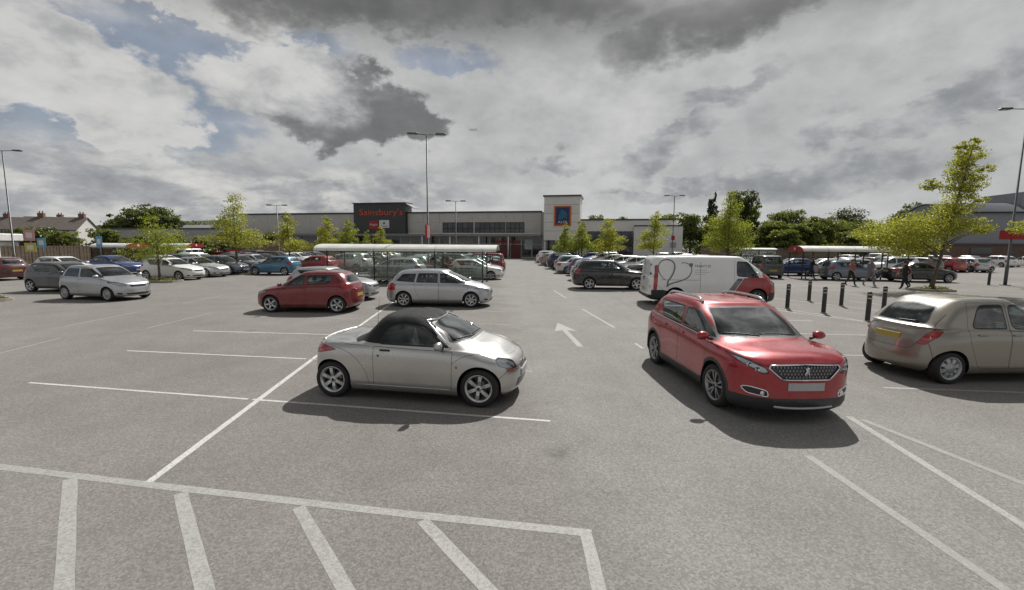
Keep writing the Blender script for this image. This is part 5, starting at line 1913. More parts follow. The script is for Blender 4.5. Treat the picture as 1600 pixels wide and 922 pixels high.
# the tall open tree on the right
tr = [(-1.9, .2, 3.35, 2.2, 1.7, .95, 5.0), (-3.0, -.3, 3.0, 1.3, 1.2, .75, 2.2), (-.3, .1, 3.75, 1.7, 1.4, .85, 3.2), (1.1, 0, 3.9, 1.35, 1.1, .55, 1.6), (-.9, .5, 2.5, 1.8, 1.3, .55, 2.0), (2.0, -.4, 3.55, .8, .7, .35, .6),
      (1.0, .1, 4.9, 1.15, 1.0, .70, 1.7), (.9, -.1, 5.7, .85, .8, .62, 1.2), (-.45, .1, 6.0, .60, .5, .32, .55), (1.75, .1, 6.15, .80, .65, .45, .8), (1.2, .2, 6.65, .95, .7, .52, 1.0),
      (.85, .0, 7.2, .80, .65, .48, .85), (1.5, .1, 7.7, .80, .65, .45, .8), (.95, .0, 8.05, .55, .5, .30, .45), (2.35, 0, 6.9, .45, .4, .25, .3), (1.55, 0, 8.35, .35, .3, .2, .2), (2.3, .1, 5.2, .5, .4, .22, .28)]
tree(24.1, 25.7, tr, 'tall open yellow-green tree standing behind the beige hatchback', 26000, .092, LEAF_YELLOW, 1.7, .105, 11, None, (1.5, 0), 'tall_young_tree', 8.1, .27, limbs=34)
tree(33.2, 27.2, [(-1.0, 0, 3.9, 1.9, 1.3, .45, 2), (-2.0, 0, 3.6, 1.1, .9, .4, 1), (.8, 0, 4.4, 1.6, 1.3, .9, 2), (.2, .2, 5.4, 1.0, .9, .6, 1)], 'yellow-green tree reaching into the right edge of the picture', 7500, .095, LEAF_YELLOW, 1.8, .12, 12, limbs=12)
young(-22.3, 28.3, 4.3, 'small round-headed young tree on the kerbed island by the white hatchback', 21, w=1.35, leaves=3000)
young(-22.0, 35.9, 6.3, 'taller ragged young tree on the island at the end of the silver cars', 22, LEAF_YELLOW, 1.0, 3200)
young(-22.8, 46.0, 5.4, 'young tree in front of the left wing, nearest the red hatchback', 23, LEAF_YELLOW, 1.1, 2400)
young(-19.4, 47.5, 5.2, 'middle young tree left of the dark sign tower', 24, LEAF_YELLOW, 1.05, 2400)
young(-17.0, 47.0, 5.0, 'young tree just under the dark sign tower', 25, LEAF_YOUNG, .95, 2400)
young(-15.1, 52.0, 4.4, 'small young tree right behind the long shelter roof', 26, LEAF_YELLOW, .9, 2000)
young(6.1, 52.5, 4.9, 'leftmost young tree below the pale sign tower', 27, LEAF_YOUNG, 1.0, 2600)
young(8.0, 52.0, 5.3, 'second young tree below the pale sign tower', 28, LEAF_YOUNG, 1.05, 2800)
young(10.9, 51.0, 5.5, 'young tree in front of the navy glazing', 29, LEAF_YELLOW, 1.1, 2800)
young(14.9, 47.5, 6.0, 'sparse young tree in front of the white end wall', 30, LEAF_YELLOW, 1.0, 2200)
tree(19.4, 40.5, [(0, 0, 3.1, 2.0, 1.8, 1.3, 5), (-.5, 0, 4.6, 1.4, 1.3, 1.0, 3), (.6, .2, 4.2, 1.5, 1.3, .9, 3), (.1, 0, 5.9, .9, .9, .9, 1.6), (0, 0, 6.9, .45, .45, .6, .5), (1.2, 0, 2.6, 1.0, 1.0, .7, 1.2), (-1.3, 0, 2.7, 1.0, 1.0, .7, 1.2)],
     'full bright green tree standing behind the white van', 13000, .105, LEAF_YOUNG, 1.2, .13, 31, None, (0, 0), 'young_tree', 6.6, .30, limbs=16)
young(-23.9, 74.0, 4.6, 'tiny young tree by the left shopfront columns', 32, LEAF_YOUNG, .9, 900)


def big(x, y, w, h, label, mat, seed, n=4200, size=.36, kind='round', base=.12, group='trees behind the car park'):
    """a full-grown tree far off"""
    rnd = random.Random(seed)
    b = []
    if kind == 'spire':
        for k in range(9):
            t = k / 8
            rr = w * .5 * (1 - t) ** .75 + .25
            b.append((rnd.uniform(-.1, .1) * w, rnd.uniform(-.1, .1) * w, h * (base + (.95 - base) * t), rr, rr, h * .09, rr))
    else:
        for k in range(13):
            a = rnd.uniform(0, 2 * PI); q = rnd.uniform(.1, .62); zz = rnd.uniform(.32, .86)
            rr = w * rnd.uniform(.16, .26) * (1.15 - .5 * abs(zz - .5))
            b.append((math.cos(a) * q * w * .5, math.sin(a) * q * w * .5, h * zz, rr, rr, h * rnd.uniform(.10, .17), rr))
        b.append((0, 0, h * .5, w * .33, w * .33, h * .28, w * .34)); b.append((0, 0, h * .78, w * .24, w * .24, h * .17, w * .2))
        if base < .1: b.append((0, 0, h * .2, w * .42, w * .42, h * .2, w * .4))
    return tree(x, y, b, label, int(n * 2.3), size * 1.12, mat, h * .15, .02 * h + .08, seed, group, (0, 0), 'mature_tree' if h > 6 else 'shrub', h * .8, .24, 'tree' if h > 6 else 'shrub', 8)


big(-96, 118, 14, 12.9, 'large dark tree rising behind the white gabled house', LEAF_DARK, 41, 5200, .45)
big(-104.5, 120, 9, 11, 'smaller dark tree left of the large one behind the gabled house', LEAF_DARK, 42, 2600, .42)
big(-87.5, 116, 8, 10, 'dark tree on the right flank of the large tree behind the gabled house', LEAF_DARK, 43, 2400, .42)
SH = [(-60.5, 57, 6.2, 4.6, 0, 'dark round shrub rising over the left end of the timber fence'), (-56.0, 57, 5.0, 4.2, 1, 'olive shrub over the timber fence, second from the left'), (-52.3, 58, 5.4, 4.5, 2, 'broad mid-green shrub over the timber fence below the brick roofs'),
      (-49.0, 60, 4.6, 3.9, 1, 'olive shrub over the fence below the white gable'), (-46.2, 61, 4.6, 3.7, 2, 'green shrub over the fence right of the white gable'), (-43.5, 63, 4.2, 3.5, 1, 'olive shrub over the fence behind the left red-capped shelter'),
      (-41.5, 66, 5.0, 3.7, 0, 'dark shrub at the right end of the timber fence'), (-45.5, 74, 6.0, 5.2, 1, 'tall olive shrub behind the round-headed island tree'), (-40.0, 76, 6.0, 4.6, 1, 'wide olive bush left of the ragged island tree')]
for i, (x, y, w, h, k, lab) in enumerate(SH):
    big(x, y, w, h, lab, (LEAF_DARK, LEAF_OLIVE, LEAF_MID)[k], 50 + i, 1700, .24, base=.02, group='shrubs over the timber fence')
TR = [(22.3, 122, 9, 11.0, LEAF_DARK, 'round', 'low dark tree crown peeping over the right wing roof, nearest the pale tower'), (30.2, 124, 8, 10.6, LEAF_DARK, 'round', 'dark tree crown over the right wing roof, second from the pale tower'),
      (37.0, 112, 10, 10.4, LEAF_MID, 'round', 'green tree behind the right end of the supermarket'), (42.6, 108, 11, 11.0, LEAF_MID, 'round', 'broad green tree between the white end wall and the tall spire tree'),
      (45.8, 100, 7.0, 9.0, LEAF_MID, 'round', 'mid-green tree just left of the spire-shaped conifer'), (48.4, 110, 6.0, 15.2, LEAF_CONIFER, 'spire', 'dark spire-shaped conifer left of the tallest dark tree'),
      (54.5, 108, 9, 15.8, LEAF_DARK, 'round', 'tallest dark tree behind the full bright tree'), (58.0, 112, 8, 13.0, LEAF_DARK, 'round', 'dark tree on the right shoulder of the tallest tree'),
      (52.0, 92, 9, 8.0, LEAF_MID, 'round', 'bushy green tree right of the full bright tree'), (59.0, 96, 12, 10.6, LEAF_OLIVE, 'round', 'broad light olive tree in the middle right'),
      (65.5, 96, 9, 9.4, LEAF_OLIVE, 'round', 'olive tree right of the broad light one'), (87.7, 118, 17, 13.4, LEAF_CONIFER, 'round', 'wide dome-shaped very dark tree on the right skyline'),
      (75.0, 92, 9, 7.6, LEAF_OLIVE, 'round', 'pale olive bush below the dome-shaped dark tree'), (66.5, 88, 9, 5.9, LEAF_OLIVE, 'round', 'low pale bush beyond the red-capped shelter on the right'),
      (105.0, 122, 11, 14.6, LEAF_DARK, 'round', 'dark tree behind the tall open yellow-green tree'), (51.5, 84, 7, 5.8, LEAF_MID, 'round', 'low green bush behind the blue car'),
      (72.0, 100, 9, 8.6, LEAF_MID, 'round', 'green tree between the olive tree and the dome-shaped dark tree'),
      (80.5, 104, 11, 9.0, LEAF_MID, 'round', 'spreading green tree just left of the dome-shaped dark tree'), (97.0, 112, 12, 9.5, LEAF_OLIVE, 'round', 'olive tree just right of the dome-shaped dark tree'),
      (57.0, 88, 9, 7.4, LEAF_MID, 'round', 'bushy green tree below the broad light olive one')]
for i, (x, y, w, h, m, kd, lab) in enumerate(TR):
    big(x, y, w, h, lab, m, 70 + i, 4200, .34, kd, .02)

# far wooded skyline, which reads as one mass
wood = foliage('distant_woodland', [(-250 + 46 * i + 12 * math.sin(i * 3.1), 330 + 20 * math.sin(i * 1.7), 9 + 4 * math.sin(i * 2.3), 30, 12, 7 + 3 * math.sin(i * 1.3 + 1), 1) for i in range(16)], 9000, 1.7, LEAF_DARK, None, 99, .3)
tag(wood, 'far dark wooded skyline beyond the roofs', 'woodland', None, 'stuff')

# ------------------------------------------------------------------ kerbed planting islands
M_KERB = simple('kerb_concrete', (.27, .235, .20), .9, 0, .2, 3, .2, 50)
M_SOIL = simple('bark_mulch', (.085, .062, .040), .97, 0, .45, 5, .6, 25)
def island(x, y, rz, w, d, label, seed):
    root = empty('planting_island', (x, y, 0), rz); tag(root, label, 'kerb island', 'kerbed planting islands')
    def ring_(ww, dd, n=20):
        return [(ww / 2 * math.copysign(abs(math.cos(a)) ** .55, math.cos(a)), dd / 2 * math.copysign(abs(math.sin(a)) ** .55, math.sin(a))) for a in np.linspace(0, 2 * PI, n, endpoint=False)]
    g = G(); o = ring_(w, d); i_ = ring_(w - .24, d - .24); n = len(o)
    vs_ = [(a, b, 0) for a, b in o] + [(a * .985, b * .985, .12) for a, b in o] + [(a, b, .12) for a, b in i_] + [(a, b, .05) for a, b in i_]
    fs = []
    for k in range(3):
        for j in range(n): fs.append((k * n + j, k * n + (j + 1) % n, (k + 1) * n + (j + 1) % n, (k + 1) * n + j))
    g.add(vs_, fs); g.build('kerb', M_KERB, root)
    g = G(); g.add([(a, b, .085) for a, b in ring_(w - .22, d - .22)], [tuple(range(n))]); g.build('soil', M_SOIL, root)
    f = foliage('tufts', [(0, 0, .16, w * .40, d * .36, .12, 1)], 900, .07, LEAF_OLIVE, root, seed, .5, .6)
    f['kind'] = 'stuff'
island(-22.2, 28.2, R(-9), 2.6, 1.5, 'kerbed island with grass tufts under the round-headed young tree', 5)
island(-22.0, 35.8, R(-9), 3.2, 1.4, 'kerbed island with grass tufts under the ragged young tree', 6)
island(-22.2, 18.6, R(-9), 2.4, 1.1, 'kerbed island end at the left edge of the picture', 7)
island(24.4, 25.9, R(-6), 2.0, 1.4, 'small planting island at the foot of the tall open tree', 8)

# ------------------------------------------------------------------ lamp posts
M_GALV = simple('galvanised_steel', (.105, .108, .112), .5, .6, .15, 3)
M_LAMPHEAD = simple('lamp_head_grey', (.07, .072, .075), .5, .2, .15, 4)
M_LAMPGLASS = simple('lamp_glass', (.30, .30, .27), .2)


def lamp_post(x, y, h, rz, label, arm=.85, sign=None, both=True):
    root = empty('lamp_post', (x, y, 0), rz); tag(root, label, 'lamp post', 'car park lamp posts')
    g = G(); g.tube([(0, 0, 0), (0, 0, 1.3), (0, 0, 1.32), (0, 0, h)], [.095, .095, .068, .048], 12); g.box((0, 0, .02), (.4, .4, .04)); g.build('column', M_GALV, root)
    g = G(); g.tube([(-arm if both else 0, 0, h + .04), (0, 0, h - .02), (arm, 0, h + .04)], .028, 8); g.build('cross_arm', M_GALV, root)
    for s in ((-1, 1) if both else (1,)):
        g = G()
        g.box((s * (arm + .22), 0, h + .05), (.72, .30, .12), 0, bev=.05)
        hd = g.build('lamp_head', M_LAMPHEAD, root)
        g = G(); g.box((s * (arm + .26), 0, h - .018), (.48, .22, .03), 0, bev=.01); g.build('lens', M_LAMPGLASS, hd)
    if sign:
        z0, w, hh, m1, m2 = sign
        g = G(); g.box((.0, -.10, z0 + hh / 2), (w, .03, hh)); sp = g.build('notice_plate', m1, root)
        g = G(); g.box((w * .18, -.12, z0 + hh / 2), (w * .5, .012, hh * .94)); g.build('notice_face', m2, sp)
    return root


N_PALE = simple('notice_pale', (.50, .42, .38), .6)
lamp_post(-5.98, 32.0, 10.0, R(4), 'tall double-headed lamp post rising behind the long shelter roof', .75, (2.9, .36, .95, M_SIGNRED, N_PALE))
lamp_post(-45.0, 40.6, 10.4, R(8), 'tall double-headed lamp post at the left edge of the picture', .95)
lamp_post(33.1, 30.0, 11.4, R(-10), 'tall lamp post at the right edge of the picture', 1.0, (3.05, 1.5, .6, M_SIGNRED, M_SIGNRED))
lamp_post(-7.5, 60.0, 8.1, R(2), 'lamp post in front of the clerestory windows', .75)
lamp_post(-31.1, 60.0, 7.4, R(5), 'lamp post in front of the left wing', .75, (2.0, .5, 1.2, M_SIGNRED, N_PALE))
lamp_post(21.3, 60.0, 9.0, R(-3), 'lamp post in front of the white end wall', .75, (3.2, .45, .6, M_SIGNRED, M_SIGNRED))
lamp_post(60.0, 96.0, 9.5, 0, 'far thin lamp post among the trees on the right', .6)
lamp_post(-55.0, 88.0, 10.4, 0, 'far thin lamp post above the round-headed island tree', .4)

# ------------------------------------------------------------------ bollards
M_BOLL = simple('bollard_black', (.030, .029, .028), .55, 0, .25, 8)
M_BAND = simple('bollard_band', (.42, .40, .36), .5, 0, .2, 9)


def bollard(x, y, label, h=1.0):
    root = empty('bollard', (x, y, 0)); tag(root, label, 'bollard', 'black bollards')
    g = G(); g.lathe([(.075, 0), (.075, h * .70), (.062, h * .705), (.062, h * .72), (.075, h * .725), (.075, h * .84), (.066, h * .845), (.066, h * .86), (.078, h * .865), (.076, h * .96), (.05, h), (.001, h * 1.01)], 14)
    g.build('post', M_BOLL, root)
    for z in (h * .78, h * .905):
        g = G(); g.lathe([(.078, z - .022), (.0795, z - .02), (.0795, z + .02), (.078, z + .022)], 14); g.build('reflective_band', M_BAND, root)
    g = G(); g.lathe([(.12, 0.0), (.115, .02), (.075, .03)], 14); g.build('base_collar', M_KERB, root)


for (x, y), lab in zip([(11.0, 19.3), (11.16, 18.0), (13.75, 20.6), (11.8, 16.8), (14.0, 18.9), (12.05, 15.0), (14.4, 17.2)],
                       ['bollard almost hidden behind the nose of the white van', 'nearest bollard to the nose of the white van, near row', 'far-row bollard nearest the white van', 'middle bollard of the near row', 'middle bollard of the far row',
                        'near-row bollard closest to the beige hatchback', 'far-row bollard closest to the beige hatchback']):
    bollard(x, y, lab)
bollard(32.0, 30.0, 'bollard left of the lamp post at the right edge', 1.25); bollard(34.2, 29.7, 'bollard right of the lamp post at the right edge', 1.25)

# ------------------------------------------------------------------ trolley shelters
M_POLY = glass('shelter_panel', (.90, .93, .91), .6, .03)
M_ROOFPOLY = simple('shelter_roof_white', (.66, .66, .62), .35, 0, .10, 1.2)
M_POSTDK = simple('shelter_post_dark', (.035, .036, .036), .5, .2)
M_CAPRED = simple('shelter_cap_red', (.36, .018, .030), .45, 0, .12, 3)


def shelter(x, y, rz, L_, D, label, red=True, eave=2.02, rise=.36, n=4, red_both=False, panels=True, oh=.0):
    """barrel-roofed trolley shelter, long side along its local x"""
    root = empty('trolley_shelter', (x, y, 0), rz); tag(root, label, 'trolley shelter', 'trolley shelters')
    nb = max(2, n)
    prof = [(D / 2 * -math.cos(a), eave + rise * math.sin(a) ** .8) for a in np.linspace(0, PI, 13)]
    w = L_ / nb
    for k in range(nb):
        x0 = -L_ / 2 + k * w + .012; x1 = x0 + w - .024
        g = G()
        vs_ = []
        for (py, pz) in prof: vs_ += [(x0, py, pz), (x1, py, pz), (x1, py, pz - .03), (x0, py, pz - .03)]
        fs = []
        for i in range(12):
            a = 4 * i
            fs += [(a, a + 1, a + 5, a + 4), (a + 1, a + 2, a + 6, a + 5), (a + 2, a + 3, a + 7, a + 6), (a + 3, a, a + 4, a + 7)]
        fs += [(0, 1, 2, 3), (48, 49, 50, 51)]
        g.add(vs_, fs); g.build('roof_sheet', M_ROOFPOLY, root)
    for k in range(nb + 1):
        xx = -L_ / 2 + k * w
        xx = max(-L_ / 2 + .1 + oh, min(L_ / 2 - .1 - oh, xx))
        g = G(); g.tube([(xx, py, pz - .055) for (py, pz) in prof], .022, 6); g.build('roof_hoop', M_POSTDK, root)
        for s in (-1, 1):
            g = G(); g.box((xx, s * (D / 2 - .05), eave / 2), (.07, .07, eave)); g.box((xx, s * (D / 2 - .05), .01), (.2, .2, .02)); g.build('post', M_POSTDK, root)
    for s in (-1, 1):
        g = G(); g.box((0, s * (D / 2 - .05), eave - .03), (L_, .06, .08)); g.build('eaves_rail', M_POSTDK, root)
        g = G(); g.tube([(-L_ / 2, s * (D / 2 - .12), .45), (L_ / 2, s * (D / 2 - .12), .45)], .028, 6); g.build('guard_rail', M_GALV, root)
        for k in range(nb if panels else 0):
            xx = -L_ / 2 + (k + .5) * w
            xa, xb = max(xx - w / 2, -L_ / 2 + oh) + .05, min(xx + w / 2, L_ / 2 - oh) - .05
            g = G(); g.box(((xa + xb) / 2, s * (D / 2 - .05), .30 + (eave - .45) / 2), (xb - xa, .010, eave - .42)); g.build('side_panel', M_POLY, root)
    if red:
        for s in ((-1, 1) if red_both else (-1,)):
            g = G()
            vs_ = [(s * (L_ / 2 + .03), py * 1.03, pz + .02) for (py, pz) in prof] + [(s * (L_ / 2 + .03), D / 2, eave - .12), (s * (L_ / 2 + .03), -D / 2, eave - .12)]
            vs2 = [(v[0] - s * .05, v[1], v[2]) for v in vs_]
            n2 = len(vs_)
            g.add(vs_ + vs2, [tuple(range(n2)), tuple(reversed(range(n2, 2 * n2)))] + [(i, i + n2, (i + 1) % n2 + n2, (i + 1) % n2) for i in range(n2)])
            cp = g.build('end_cap', M_CAPRED, root)
            g = G(); g.lathe([(.001, s * (L_ / 2 + .062)), (.13, s * (L_ / 2 + .062)), (.13, s * (L_ / 2 + .04))], 20, 'X', (0, 0, eave + rise * .35)); g.build('cap_emblem', simple('emblem_pale', (.70, .55, .54), .5), cp)
    return root


shelter(-6.6, 29.0, R(-2.5), 11.4, 2.7, 'long white barrel-roofed trolley shelter behind the silver hatchback', False, 2.06, .40, 3, oh=.75)
shelter(26.3, 35.4, R(-7), 7.6, 2.3, 'red-capped trolley shelter on the right, beside the blue car', True, 2.15, .40, 4, panels=False)
shelter(-41.2, 47.2, R(170), 4.6, 2.3, 'red-capped trolley shelter in front of the timber fence', True, 1.95, .40, 3)
shelter(-43.0, 58.5, R(170), 4.4, 2.3, 'red-capped trolley shelter further back by the red banners', True, 1.95, .40, 3)
shelter(28.0, 52.0, R(-5), 4.0, 2.2, 'plain white shelter roof beyond the dark people carrier', False, 2.1, .2, 2)

# trolleys parked in the long shelter
M_WIRE = simple('trolley_wire', (.36, .37, .38), .35, .8, .1, 6)


def trolley_mesh():
    g = G()
    for z, a in ((.95, 0.0), (.75, .03), (.55, .06)):
        g.tube([(-.42 + a, -.26 + a * .4, z), (.42 - a, -.22 + a * .4, z - .03), (.42 - a, .22 - a * .4, z - .03), (-.42 + a, .26 - a * .4, z), (-.42 + a, -.26 + a * .4, z)], .008, 4)
    for k in range(9):
        xx = -.40 + .10 * k
        g.tube([(xx, -.245, .95), (xx * .9, -.21, .52), (xx * .9, .21, .52), (xx, .245, .95)], .005, 3)
    for k in range(5):
        yy = -.2 + .1 * k
        g.tube([(.42, yy, .92), (.36, yy, .52), (-.36, yy, .52)], .005, 3)
    g.tube([(-.50, -.27, 1.03), (-.50, .27, 1.03)], .016, 6)
    for s in (-1, 1):
        g.tube([(-.50, s * .26, 1.03), (-.40, s * .25, .62), (-.38, s * .24, .14), (.40, s * .18, .16)], .013, 5)
    return g.mesh('basket', M_WIRE)


TMESH = trolley_mesh()
g = G()
for s in (-1, 1):
    for (xx, yy) in ((-.38, .24), (.40, .18)): g.lathe([(.001, -.015), (.05, -.015), (.06, 0), (.05, .015), (.001, .015)], 12, 'Y', (xx, s * yy, .062))
TWHEEL = g.mesh('castor', M_TYRE)


def trolley(x, y, rz, label):
    r = empty('shopping_trolley', (x, y, .003), rz); tag(r, label, 'trolley', 'shopping trolleys')
    link('basket', TMESH, r); link('castor', TWHEEL, r)


for k in range(9):
    trolley(-11.2 + .42 * k, 29.25 - .018 * k, R(-2.5), 'wire trolley, %s from the left in the line inside the long shelter' % ['first', 'second', 'third', 'fourth', 'fifth', 'sixth', 'seventh', 'eighth', 'ninth'][k])
for k in range(4):
    trolley(-3.6 + .42 * k, 28.75 - .018 * k, R(-2.5), 'wire trolley, %s in the short line at the right end of the long shelter' % ['first', 'second', 'third', 'fourth'][k])

# ------------------------------------------------------------------ signs, banners, fence, houses on the left
def post_sign(x, y, h, plates, label, rz=0):
    root = empty('post_sign', (x, y, 0), rz); tag(root, label, 'sign', 'signs on posts')
    g = G(); g.tube([(0, 0, 0), (0, 0, h)], .045, 8); g.build('pole', M_GALV, root)
    for (z, w, hh, m, m2) in plates:
        g = G(); g.box((0, -.06, z), (w, .03, hh), 0, bev=.004); sp = g.build('sign_plate', m, root)
        g = G(); g.box((0, -.079, z), (w * .55, .008, hh * .5)); g.build('sign_symbol', m2, sp)


S_PINK = simple('sign_pink', (.52, .25, .27), .5); S_YEL = simple('sign_yellow', (.46, .40, .06), .5); S_BLUE = simple('sign_sky_blue', (.12, .34, .48), .5); S_SYM = simple('sign_symbol', (.60, .60, .58), .5)
post_sign(-41.9, 39.2, 3.2, [(3.0, .95, .95, S_PINK, S_SYM), (1.95, 1.0, .8, S_YEL, S_SYM)], 'pink square sign above a yellow sign on one post at the left')
post_sign(-43.0, 41.2, 2.4, [(2.35, .8, .85, S_BLUE, S_SYM)], 'small sky-blue sign on a post beside the pink and yellow signs')
post_sign(-36.8, 40.2, 2.6, [(2.5, .55, .95, S_BLUE, S_SYM)], 'slim sky-blue sign on a post behind the silver three-door')
for (x, y, w, lab) in ((-42.2, 64.2, 2.6, 'left red banner on the rail behind the silver cars'), (-38.6, 63.2, 2.8, 'right red banner on the rail behind the silver cars')):
    r = empty('banner', (x, y, 0), R(10)); tag(r, lab, 'banner', 'red banners')
    g = G(); g.box((0, 0, 1.15), (w, .02, .85)); g.build('cloth', M_SIGNRED, r)
    g = G(); g.box((0, -.016, 1.2), (w * .7, .006, .16)); g.build('print', S_SYM, r)
    for s in (-1, 1):
        g = G(); g.tube([(s * w / 2, .03, 0), (s * w / 2, .03, 1.65)], .03, 6); g.build('pole', M_GALV, r)

M_TIMBER = simple('fence_timber', (.175, .135, .10), .95, 0, .35, 2.5, .4, 14)


def fence_run(p, q, label, h=1.95, n=None):
    p = Vector(p); q = Vector(q); d = q - p
    root = empty('timber_fence', (p.x, p.y, 0), math.atan2(d.y, d.x)); tag(root, label, 'fence', 'timber fences')
    n = n or max(2, int(d.length / 1.85)); w = d.length / n
    rnd = random.Random(int(p.x * 7 + p.y))
    boards = G()
    k = 12
    for i in range(k):
        bw = (w - .10) / k
        boards.box((.06 + bw * (i + .5), .012 * (i % 2), h / 2 + .05), (bw - .006, .022, h - .1))
    for z in (.35, h / 2, h - .25): boards.box((w / 2, .05, z), (w - .1, .05, .09))
    bme = boards.mesh('fence_panel', M_TIMBER)
    post = G(); post.box((0, .03, h / 2 + .05), (.11, .11, h + .1)); pme = post.mesh('fence_post', M_TIMBER)
    for i in range(n):
        o = link('fence_panel', bme, root, (i * w, 0, rnd.uniform(-.04, .04)), (0, rnd.uniform(-.004, .004), 0))
        link('fence_post', pme, root, (i * w, 0, 0))
    link('fence_post', pme, root, (n * w, 0, 0))


fence_run((-53.5, 31.0), (-46.6, 62.0), 'weathered brown timber fence along the left side of the car park', 2.0)
fence_run((-46.6, 62.2), (-30.0, 78.0), 'weathered timber fence behind the red banners', 2.6)
fence_run((36.0, 86.0), (58.0, 80.0), 'low timber fence beyond the white end wall', 2.2)

M_SLATE = simple('slate_roof', (.115, .095, .082), .85, 0, .25, 1.2, .4, 8)
M_TILE = simple('clay_tile_roof', (.16, .075, .052), .88, 0, .25, 1.2, .4, 8)
M_RENDER = simple('white_house_render', (.56, .55, .53), .85, 0, .08, .7)
M_HBRICK = simple('house_brick', (.19, .10, .075), .9, 0, .2, 2, .3, 12)
M_FRAME = simple('upvc_white', (.62, .62, .61), .4)


def house(x, y, rz, L_, D, eave, ridge, wall, roof, label, chim=(), gable_wall=None):
    root = empty('house', (x, y, 0), rz); tag(root, label, 'house', 'houses beyond the fence')
    g = G(); g.box((0, 0, eave / 2), (L_, D, eave)); g.build('wall', wall, root)
    for s in (-1, 1):
        g = G(); g.prism([(-D / 2, eave - .01), (D / 2, eave - .01), (0, ridge - .05)], s * (L_ / 2 - .26), s * L_ / 2, 'X'); g.build('gable', gable_wall or wall, root)
    o = .35; sl = (ridge - eave) / (D / 2)
    r_ = None
    for s in (-1, 1):
        g = G()
        y0, y1 = s * (D / 2 + o), 0.0
        z0, z1 = eave - o * sl, ridge
        g.add([(-L_ / 2 - .2, y0, z0), (L_ / 2 + .2, y0, z0), (L_ / 2 + .2, y1, z1), (-L_ / 2 - .2, y1, z1), (-L_ / 2 - .2, y0, z0 + .16), (L_ / 2 + .2, y0, z0 + .16), (L_ / 2 + .2, y1, z1 + .16), (-L_ / 2 - .2, y1, z1 + .16)],
              [(0, 1, 2, 3), (4, 5, 6, 7), (0, 1, 5, 4), (1, 2, 6, 5), (2, 3, 7, 6), (3, 0, 4, 7)])
        r_ = g.build('roof', roof, root)
    for cx in chim:
        g = G(); g.box((cx, 0, ridge + .1), (.95, .7, 1.4)); c_ = g.build('chimney', M_HBRICK, root)
        g = G(); g.box((cx, 0, ridge + .83), (1.08, .82, .1)); g.build('chimney_cap', M_CONC, c_)
        for k in (-1, 1):
            g = G(); g.lathe([(.12, 0), (.10, .38), (.07, .38), (.07, .3)], 10, 'Z', (cx + k * .25, 0, ridge + .88)); g.build('chimney_pot', M_TILE, c_)
    nw = max(2, int(L_ / 3.2))
    for i in range(nw):
        for z in (1.5, 4.1):
            if z + .7 > eave: continue
            xx = -L_ / 2 + L_ * (i + .5) / nw
            g = G(); g.box((xx, -D / 2 - .02, z), (1.3, .10, 1.25)); f = g.build('window', M_FRAME, root)
            for k in (-1, 1):
                g = G(); g.box((xx + k * .31, -D / 2 - .075, z), (.52, .02, 1.08)); g.build('pane', M_SHOPGLASS, f)
            g = G(); g.box((xx, -D / 2 - .1, z - .68), (1.45, .2, .08)); g.build('sill', M_CONC, f)
    for s in (-1, 1):
        g = G(); g.box((s * (L_ / 2 + .03), .3, 4.0), (.08, .9, 1.1)); f = g.build('window', M_FRAME, root)
        g = G(); g.box((s * (L_ / 2 + .075), .3, 4.0), (.02, .74, .94)); g.build('pane', M_SHOPGLASS, f)


house(-91.5, 91.0, R(16), 10.0, 7.4, 4.8, 7.2, M_RENDER, M_SLATE, 'terraced house with a dark slate roof and white gable end facing right', (-2.4, 4.2), M_RENDER)
house(-106.0, 99.0, R(14), 14.0, 7.6, 5.0, 7.5, M_HBRICK, M_SLATE, 'longer terraced house with a brown slate roof left of the white gable', (-3.5, 6.0))
house(-103.5, 79.0, R(12), 9.0, 8.0, 4.8, 7.8, M_HBRICK, M_TILE, 'house with a reddish tiled roof at the far left edge', (2.0,))
house(-88.0, 124.0, R(-20), 18.0, 8.5, 4.6, 7.0, M_CONC, simple('grey_sheet_roof', (.30, .30, .30), .7), 'low pale grey roofed building right of the large dark tree', ())
r = empty('site_kiosk', (-53.2, 44.5, 0), R(12)); tag(r, 'small white flat-roofed kiosk above the fence at the left edge', 'kiosk')
g = G(); g.box((0, 0, 1.2), (5.2, 3.0, 2.4), bev=.03); g.build('wall', M_WHITE, r)
g = G(); g.box((0, 0, 2.85), (5.8, 3.6, .75), bev=.08); g.build('roof', M_WHITE, r)
for k in range(3):
    g = G(); g.box((-1.6 + 1.6 * k, -1.52, 1.7), (1.3, .06, .8)); f = g.build('window', M_MULL, r); g = G(); g.box((-1.6 + 1.6 * k, -1.56, 1.7), (1.15, .02, .66)); g.build('pane', M_SHOPGLASS, f)

# ------------------------------------------------------------------ people
M_SKIN = simple('skin', (.40, .235, .175), .55, 0, .06, 20)


